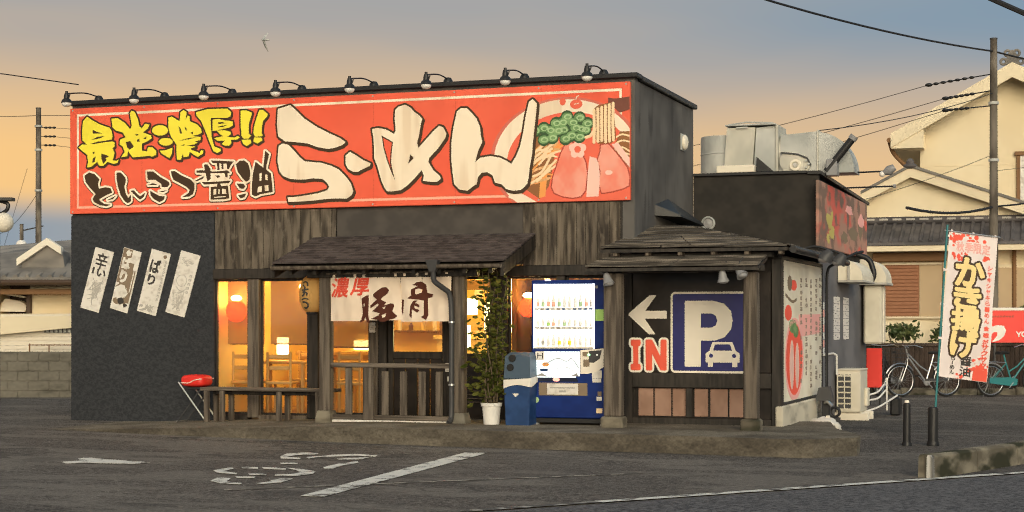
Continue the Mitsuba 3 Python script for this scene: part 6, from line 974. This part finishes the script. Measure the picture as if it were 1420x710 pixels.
# bicycles
def bicycle(o, ang, frame_mat, lab, flip=1, case=False):
    Lb = hf(o, ang); b = thing('bicycle', lab, 'bicycle', 'bicycles parked along the fence'); t = lambda pts, r, n=8: xf(tube([(flip * p[0], p[1], p[2]) for p in pts], r, n), Lb)
    for name, x in (('front_wheel', -.53), ('rear_wheel', .53)):
        m = trimesh.creation.torus(.315, .020, 40, 8); m.apply_transform(trimesh.transformations.rotation_matrix(PI / 2, [1, 0, 0])); m.apply_translation((flip * x, 0, .335)); w = add(name, xf(m, Lb), 'm_rubber', b, smooth=True)
        m = trimesh.creation.torus(.288, .011, 40, 6); m.apply_transform(trimesh.transformations.rotation_matrix(PI / 2, [1, 0, 0])); m.apply_translation((flip * x, 0, .335)); add('rim', xf(m, Lb), 'm_chrome', w, smooth=True)
        add('spokes', cat([t([(x + .02 * math.cos(a), .02 * (-1) ** k, .335 + .02 * math.sin(a)), (x + .285 * math.cos(a + .25 * (-1) ** k), 0, .335 + .285 * math.sin(a + .25 * (-1) ** k))], .0022, 4) for k, a in enumerate(np.arange(24) * 2 * PI / 24)]), 'm_steel', w); add('hub', t([(x, -.05, .335), (x, .05, .335)], .022), 'm_steel', w)
        fa = np.linspace(.2, 2.5, 12) if x > 0 else np.linspace(.6, 2.7, 12); add('mudguard', t([(x + .35 * math.cos(a), 0, .335 + .35 * math.sin(a)) for a in fa], .016), 'm_chrome' if not case else 'm_steel', b, smooth=True)
    hd, bb_, st_ = (-.36, 0, .82), (.05, 0, .30), (.20, 0, .74)
    add('frame', cat([t([hd, (-.12, 0, .52), bb_], .019), t([(-.385, 0, .90), (-.08, 0, .62), (.13, 0, .50)], .016), t([bb_, st_, (.23, 0, .86)], .017), t([(.08, .04, .31), (.53, .05, .335)], .011), t([(.08, -.04, .31), (.53, -.05, .335)], .011), t([(.18, 0, .68), (.53, .05, .335)], .010), t([(.18, 0, .68), (.53, -.05, .335)], .010), t([(-.345, 0, .78), (-.40, 0, .97)], .019)]), frame_mat, b, smooth=40)
    add('fork', cat([t([(-.36, s * .01, .80), (-.40, s * .05, .66), (-.53, s * .05, .335)], .012) for s in (-1, 1)]), frame_mat, b, smooth=40)
    add('handlebar', cat([t([(-.40, 0, .97), (-.42, 0, 1.02)], .012), t([(-.18, -.27, 1.0), (-.34, -.25, 1.05), (-.43, 0, 1.03), (-.34, .25, 1.05), (-.18, .27, 1.0)], .011)]), 'm_chrome', b, smooth=40)
    add('saddle', xf(hull([(flip * x, y, z) for x, y, z in ((.10, -.03, .90), (.10, .03, .90), (.36, -.10, .92), (.36, .10, .92), (.38, -.09, .86), (.38, .09, .86), (.12, 0, .87), (.22, -.05, .93), (.22, .05, .93))]), Lb), 'm_rubber', b)
    bk = [t([(-.62 - .08 * (k > 4) * 0, -.16 + .04 * (k % 9), .72), (-.64, -.18 + .045 * (k % 9), .98)], .003, 4) for k in range(9)] + [t([(-.42, -.16 + .04 * k, .72), (-.42, -.18 + .045 * k, .98)], .003, 4) for k in range(9)] + [t([(-.42, -.18 - .02 * (z > .8), z), (-.63, -.18 - .02 * (z > .8), z), (-.63, .18 + .02 * (z > .8), z), (-.42, .18 + .02 * (z > .8), z), (-.42, -.18 - .02 * (z > .8), z)], .004, 4) for z in (.72, .80, .89, .98)]
    add('basket', cat(bk), 'm_dark_grey', b); add('carrier', cat([t([(.22, s * .06, .70), (.80, s * .07, .72)], .007, 6) for s in (-1, 1)] + [t([(.72, s * .07, .71), (.53, s * .06, .335)], .006, 6) for s in (-1, 1)]), 'm_steel', b)
    add('crank', cat([t([(.05, -.06, .30), (.05, -.02, .30)], .07, 16), t([(.05, -.07, .30), (.16, -.09, .18)], .010), t([(.05, .07, .30), (-.06, .09, .42)], .010)]), 'm_steel', b); add('pedal', cat([t([(.12, -.15, .175), (.20, -.15, .175)], .016), t([(-.10, .15, .425), (-.02, .15, .425)], .016)]), 'm_rubber', b)
    if case: add('chain_case', xf(hull([(flip * x, y, z) for x, y, z in ((-.05, -.075, .36), (.12, -.075, .40), (.10, -.075, .22), (-.03, -.075, .24), (.60, -.075, .39), (.60, -.075, .28), (-.05, -.055, .36), (.12, -.055, .40), (.60, -.055, .39), (.60, -.055, .28), (.1, -.055, .22))]), Lb), 'm_teal', b)
    else: add('chain_guard', xf(hull([(flip * x, y, z) for x, y, z in ((0, -.07, .37), (.1, -.07, .38), (.52, -.07, .37), (.52, -.07, .33), (0, -.07, .33), (0, -.055, .37), (.52, -.055, .37))]), Lb), 'm_dark_grey', b)
    add('stand', t([(.53, .06, .32), (.62, .14, 0)], .009), 'm_steel', b)
bicycle((2.90, 13.85), VIEW + .30, 'm_steel', 'silver bicycle with a front basket parked left of the flag')
bicycle((4.62, 14.62), VIEW + .28, 'm_teal', 'teal bicycle with a chain case parked right of the flag', -1, True)
bicycle((2.15, 14.6), VIEW + .9, 'm_dark_grey', 'dark bicycle parked behind the silver one near the red signboard')
# left: house, block wall, orange roof
LL = hf((-14.32, 9.62))
H2 = thing('low_house', 'low cream house with a grey tiled roof behind the block wall', 'house')
add('wall', xf(cat([box(-1.05, 6, .3, 5, 0, 2.45), box(-6, -1.75, .3, 5, 0, 2.45), box(-1.75, -1.05, .3, 5, 0, 1.7)]), LL), 'm_house', H2)
LR = lambda x, y, z: LL(x, y, z + .13)
r2 = add('roof', xf(hull([(-6, -.5, 2.16), (6, -.5, 2.16), (6, -.5, 2.32), (-6, -.5, 2.32), (-6, 3.5, 2.9), (6, 3.5, 3.9), (6, 3.5, 3.8), (-6, 3.5, 2.8)]), LR), 'm_roof_grey', H2)
tiles(LR, (-3.4, 1.9, 2.72), (6, 1.9, 3.30), (6, -.55, 2.33), (-3.4, -.55, 2.33), .24, r2, 'm_roof_grey', .05)
add('eave_shade_board', xf(bev(-6, 6, -.30, .28, 1.98, 2.09), LR), 'm_in_brown', r2); add('gutter', xf(cyl((-6, -.60, 2.22), (6, -.60, 2.22), .06, 8), LR), 'm_in_dark', r2)  # brown board added as the dark band of shade under the eave
for pa, pb in (((-.58, 3.12), (-1.22, 2.68)), ((-.58, 3.12), (-.28, 2.92))): add('gable_edge', xf(hull([(p[0], y, p[1] + o) for p in (pa, pb) for y in (-.1, .1) for o in (-.09, .06)]), LR), 'm_house_white', r2)
add('gable', xf(gable_wall([(-1.15, 2.5), (-.22, 2.5), (-.28, 2.90), (-.58, 3.08), (-1.15, 2.71)], .02, .6), LR), 'm_roof_grey', r2)
add('ridge', xf(cat([bev(-.2, 1.2, .8, 1.1, 3.16, 3.30), bev(.1, 1.2, 1.2, 1.5, 3.28, 3.40)]), LR), 'm_roof_tile', r2)
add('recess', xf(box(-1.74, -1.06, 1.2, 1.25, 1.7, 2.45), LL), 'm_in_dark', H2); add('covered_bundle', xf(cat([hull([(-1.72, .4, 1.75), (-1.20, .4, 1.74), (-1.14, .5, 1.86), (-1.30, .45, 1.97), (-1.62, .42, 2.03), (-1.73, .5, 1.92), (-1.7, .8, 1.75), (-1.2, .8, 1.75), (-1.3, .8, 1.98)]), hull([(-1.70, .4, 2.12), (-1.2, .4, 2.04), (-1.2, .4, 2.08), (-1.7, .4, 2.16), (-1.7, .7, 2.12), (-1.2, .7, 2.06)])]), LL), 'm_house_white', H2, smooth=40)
add('dark_post', xf(bev(-1.10, -1.0, .18, .29, 1.68, 2.2), LL), 'm_in_dark', H2)
ax = add('lean_to', xf(cat([bev(-6, 3, -1.0, .28, 0, 1.42), ]), LL), 'm_house_white', H2, label='pale lean-to with a slanting roof'); add('lean_to_panel', xf(bev(-1.33, 3, -1.03, -1.003, .9, 1.40, .004), LL), 'm_paper', ax)
for k in range(6): add('siding', xf(bev(-1.32, 3, -1.048, -1.032, .86 + .09 * k, .935 + .09 * k, .006), LL), 'm_house_white', ax)
add('lean_to_roof', xf(hull([(-6, -1.25, 1.20), (-1.7, -1.25, 1.22), (.4, -1.25, 1.64), (3, -1.25, 1.66), (-6, .28, 1.40), (3, .28, 1.66), (-6, -1.25, 1.56), (3, -1.25, 1.70), (-6, .28, 1.66), (3, .28, 1.74)]), LL), 'm_house_pale', ax)
w = add('window', xf(bev(-.36, .25, -1.10, -1.05, 1.30, 1.62), LL), 'm_galv', H2)
for k in range(7): add('grille_bar', xf(cyl((-.33 + .09 * k, -1.13, 1.30), (-.33 + .09 * k, -1.13, 1.62), .012, 6), LL), 'm_dark_grey', w)
add('handrail', xf(cat([cyl((-.62, -1.3, 1.05), (.4, -1.3, 1.05), .014, 6), cyl((-.6, -1.3, .8), (-.6, -1.3, 1.08), .014, 6), cyl((-.2, -1.3, .8), (-.2, -1.3, 1.05), .014, 6)]), LL), 'm_in_brown', H2)
bw = thing('block_wall', 'mossy concrete block wall at the left edge of the lot', 'wall')
add('core', xf(bev(-5, 2.5, -3.485, -3.36, 0, .93), LL), 'm_block', bw)
for row in range(5):
    for k in range(14):
        x = -3.0 + .4 * k + .2 * (row % 2); add('block', xf(bev(x + .004, x + .396, -3.50 - random.uniform(0, .006), -3.33, .19 * row + .003, .19 * row + .185, .01), LL), 'm_block', bw)
cs = thing('kerb_stones', 'row of broken pale stones along the foot of the block wall', 'stones')
for k in range(9): add('stone', xf(bev(-2.6 + .42 * k, -2.3 + .42 * k + random.uniform(0, .1), -3.85, -3.7, -.01, random.uniform(.03, .08), .02), LL), 'm_block', cs)
o2 = thing('orange_roofed_house', 'distant house with an orange roof, just its roof showing at the left', 'house'); Lo = hf((-29, 36)); add('roof', xf(hull([(-4, 0, 3.55), (4, 0, 3.55), (3.2, 2, 4.4), (-3.2, 2, 4.4), (-4, 4, 3.55), (4, 4, 3.55)]), Lo), 'm_orange_roof', o2); add('wall', xf(box(-3.6, 3.6, .3, 3.7, 0, 3.6), Lo), 'm_house', o2)
def pole_at(o, h, r, lab, arms=(), name='utility_pole'):
    p = thing(name, lab, 'utility pole'); add('pole', tube([(o[0], o[1], 0), (o[0], o[1], h)], [r * 1.25, r * .85], 14), 'm_pole', p, smooth=40)
    add('top_cap', cyl((o[0], o[1], h), (o[0], o[1], h + .03), r * .95, 12), 'm_dark_grey', p)
    for z in arms: add('band', cyl((o[0], o[1], z), (o[0], o[1], z + .06), r * 1.3, 14), 'm_galv', p, smooth=40)
    return p
def cam_place(u, v): return EYE[:2] + FWD[:2] * v + np.array([math.cos(VIEW), math.sin(VIEW)]) * u
RP = cam_place(10.14, 35.6); LP = cam_place(-14.0, 50.0); SPP = cam_place(-20.3, 70.0)
p1 = pole_at(RP, 7.47, .085, 'tall wooden utility pole in front of the cream house', (6.1, 4.9)); p2 = pole_at(LP, 7.85, .085, 'utility pole rising behind the low house at the left', (7.3, 6.6, 5.4)); p3 = pole_at(SPP, 5.6, .09, 'thin far pole with crossbars and a white globe at the left', (4.6,))
add('transformer_globe', ball((*SPP, 4.75), .23), 'm_white_paint', p3, smooth=True)
for z, w_ in ((5.45, .9), (4.3, .8), (4.0, .8)): add('crossbar', xf(cyl((-w_ if z < 5 else 0, 0, z - .1), (w_, 0, z + .1), .03, 6), hf(SPP)), 'm_dark_grey', p3)
def sag(a, b, s, n=14):
    a, b = np.array(a, float), np.array(b, float); return [a + (b - a) * t - np.array([0, 0, 4 * s * t * (1 - t)]) for t in np.linspace(0, 1, n)]
def wire(pts, r, lab): 
    return add('overhead_wire', tube(pts, r, 6), 'm_wire', label=lab, category='wire', group=None)
hi = lambda u, v, z: (*cam_place(u, v), z)
wire(sag((*RP, 7.22), hi(2.1, 26, 7.05), .16), .020, 'thick overhead wire sagging across the upper right sky to the pole top'); wire(sag((*RP, 7.22), hi(13.5, 38, 7.1), .05, 6), .020, 'overhead wire leaving the pole top to the right')
for k, (z, lb) in enumerate(((6.85, 'highest'), (6.52, 'middle'), (6.22, 'lowest'))):
    s = thing('insulator_string', f'{lb} of three dark insulator strings left of the tall wooden pole', 'insulator', 'insulator strings at the wooden pole'); a = np.array([*RP, z - .1 - .02 * k]); e = np.array(hi((8.9, 9.25, 9.25)[k] * 1.0 - .2, 35.3, z - .38 + .05 * k))
    add('rod', tube([a, e], .014, 6), 'm_wire', s)
    for j in range(7 - k): 
        t0 = 1 - j * .11; c = a + (e - a) * t0; add('disc', ball(c, .040 + .012 * (j == 0), (1.5, 1.5, .8), 1), 'm_black_metal', s, smooth=True)
    wire(sag(e, hi(2.0 - .4 * k, 42, z - 1.45 - .30 * k), .10, 8), .007, f'thin {lb} wire running from the insulator strings towards the restaurant roof')
    ins = thing('insulator_string', f'{lb} of three small insulators beside the left utility pole', 'insulator', 'insulators at the left pole'); zz = 7.30 - .26 * k
    add('rod', tube([(*LP, zz), hi(-13.5, 50, zz - .02)], .012, 6), 'm_wire', ins)
    for j in range(3): add('disc', ball(hi(-13.78 + .12 * j, 50, zz - .01), .045, (1.3, 1.3, .8), 1), 'm_black_metal', ins, smooth=True)
    wire([hi(-13.5, 50, zz - .02), hi(-11.5, 46, zz - .55)], .007, f'thin {lb} wire from the small insulators of the left pole')
wire(sag((*RP, 6.35), (2.35, 4.0, 4.36), .10, 10), .008, 'thin dark wire from the wooden pole down to the duct elbow on the annex roof')
wire(sag((*RP, 3.95), hi(7.7, 33, 3.75), .12, 8), .030, 'thick low cable in front of the tiled wing'); wire(sag((*RP, 3.95), hi(13, 37, 4.6), .1, 6), .022, 'cable rising right from the pole past the house wall')
wire(sag((*RP, 5.05), hi(5.6, 34, 3.6), .1, 8), .006, 'very thin wire across the cream gable')
wire(sag((*RP, 4.7), hi(13, 38, 5.3), .05, 4), .006, 'very thin wire right of the pole across the cream wall')
wire([hi(4.6, 17.5, 5.0), hi(5.35, 17.6, 4.70), hi(6.4, 18, 4.38)], .028, 'thick twisted cable crossing the top right corner'); wire([hi(-6.0, 23.4, 4.99 - .2), hi(-7.5, 24.8, 5.15)], .009, 'wire coming in from the left to the end of the parapet'); wire(sag((*LP, 7.65), hi(-9, 44, 7.15), .08, 6), .010, 'wire from the left pole top towards the restaurant'); wire(sag((*LP, 7.65), hi(-17, 52, 7.95), .05, 6), .010, 'wire leaving the left pole top to the left')
wire(sag((*LP, 5.4), hi(-20.0, 66, 5.0), .2, 8), .008, 'thin wire low beside the left pole towards the far pole'); wire([hi(-17.2, 60, 7.0), hi(-18.9, 62, 3.4)], .007, 'thin stay wire slanting down at the far left')
gl = thing('globe_lamp', 'round white globe on a dark post with a curved bracket at the left edge', 'lamp'); GP = cam_place(-9.02, 30.0); GQ = cam_place(-9.14, 30.05)
add('globe', ball((*GP, 3.28), .175, (1, 1, 1), 3), 'm_house_white', gl, smooth=True); add('post', tube([(*GQ, 0), (*GQ, 3.55)], .045, 10), 'm_black_metal', gl, smooth=40); add('bracket', tube(bend([(*GQ, 3.4), (*cam_place(-8.95, 30), 3.5), (*cam_place(-8.93, 30), 3.62), (*GQ, 3.68)], 4), .035, 8), 'm_black_metal', gl, smooth=40); add('visor', xf(bev(-.30, .18, -.1, .1, 3.66, 3.72), hf(GP)), 'm_black_metal', gl)
bd = thing('bird', 'small grey bird gliding with spread wings high in the sky', 'bird'); Lbd = hf(cam_place(-8.85, 60.0))
ms = [ball((.14, 0, 11.57), .055, (2.2, .7, .6)), ball((.0, 0, 11.575), .04)]
for s in (1, -1): ms.append(hull([(-.02, -.01, 11.58), (.07, .01, 11.57), (.0, -.01, 11.56), (.10, .20, 11.57 + s * .20), (.03, .19, 11.57 + s * .19), (.17, .26, 11.57 + s * (.30 if s > 0 else .38)), (.15, .27, 11.57 + s * (.30 if s > 0 else .38))]))
add('body', xf(cat(ms), Lbd), 'm_galv', bd, smooth=40)
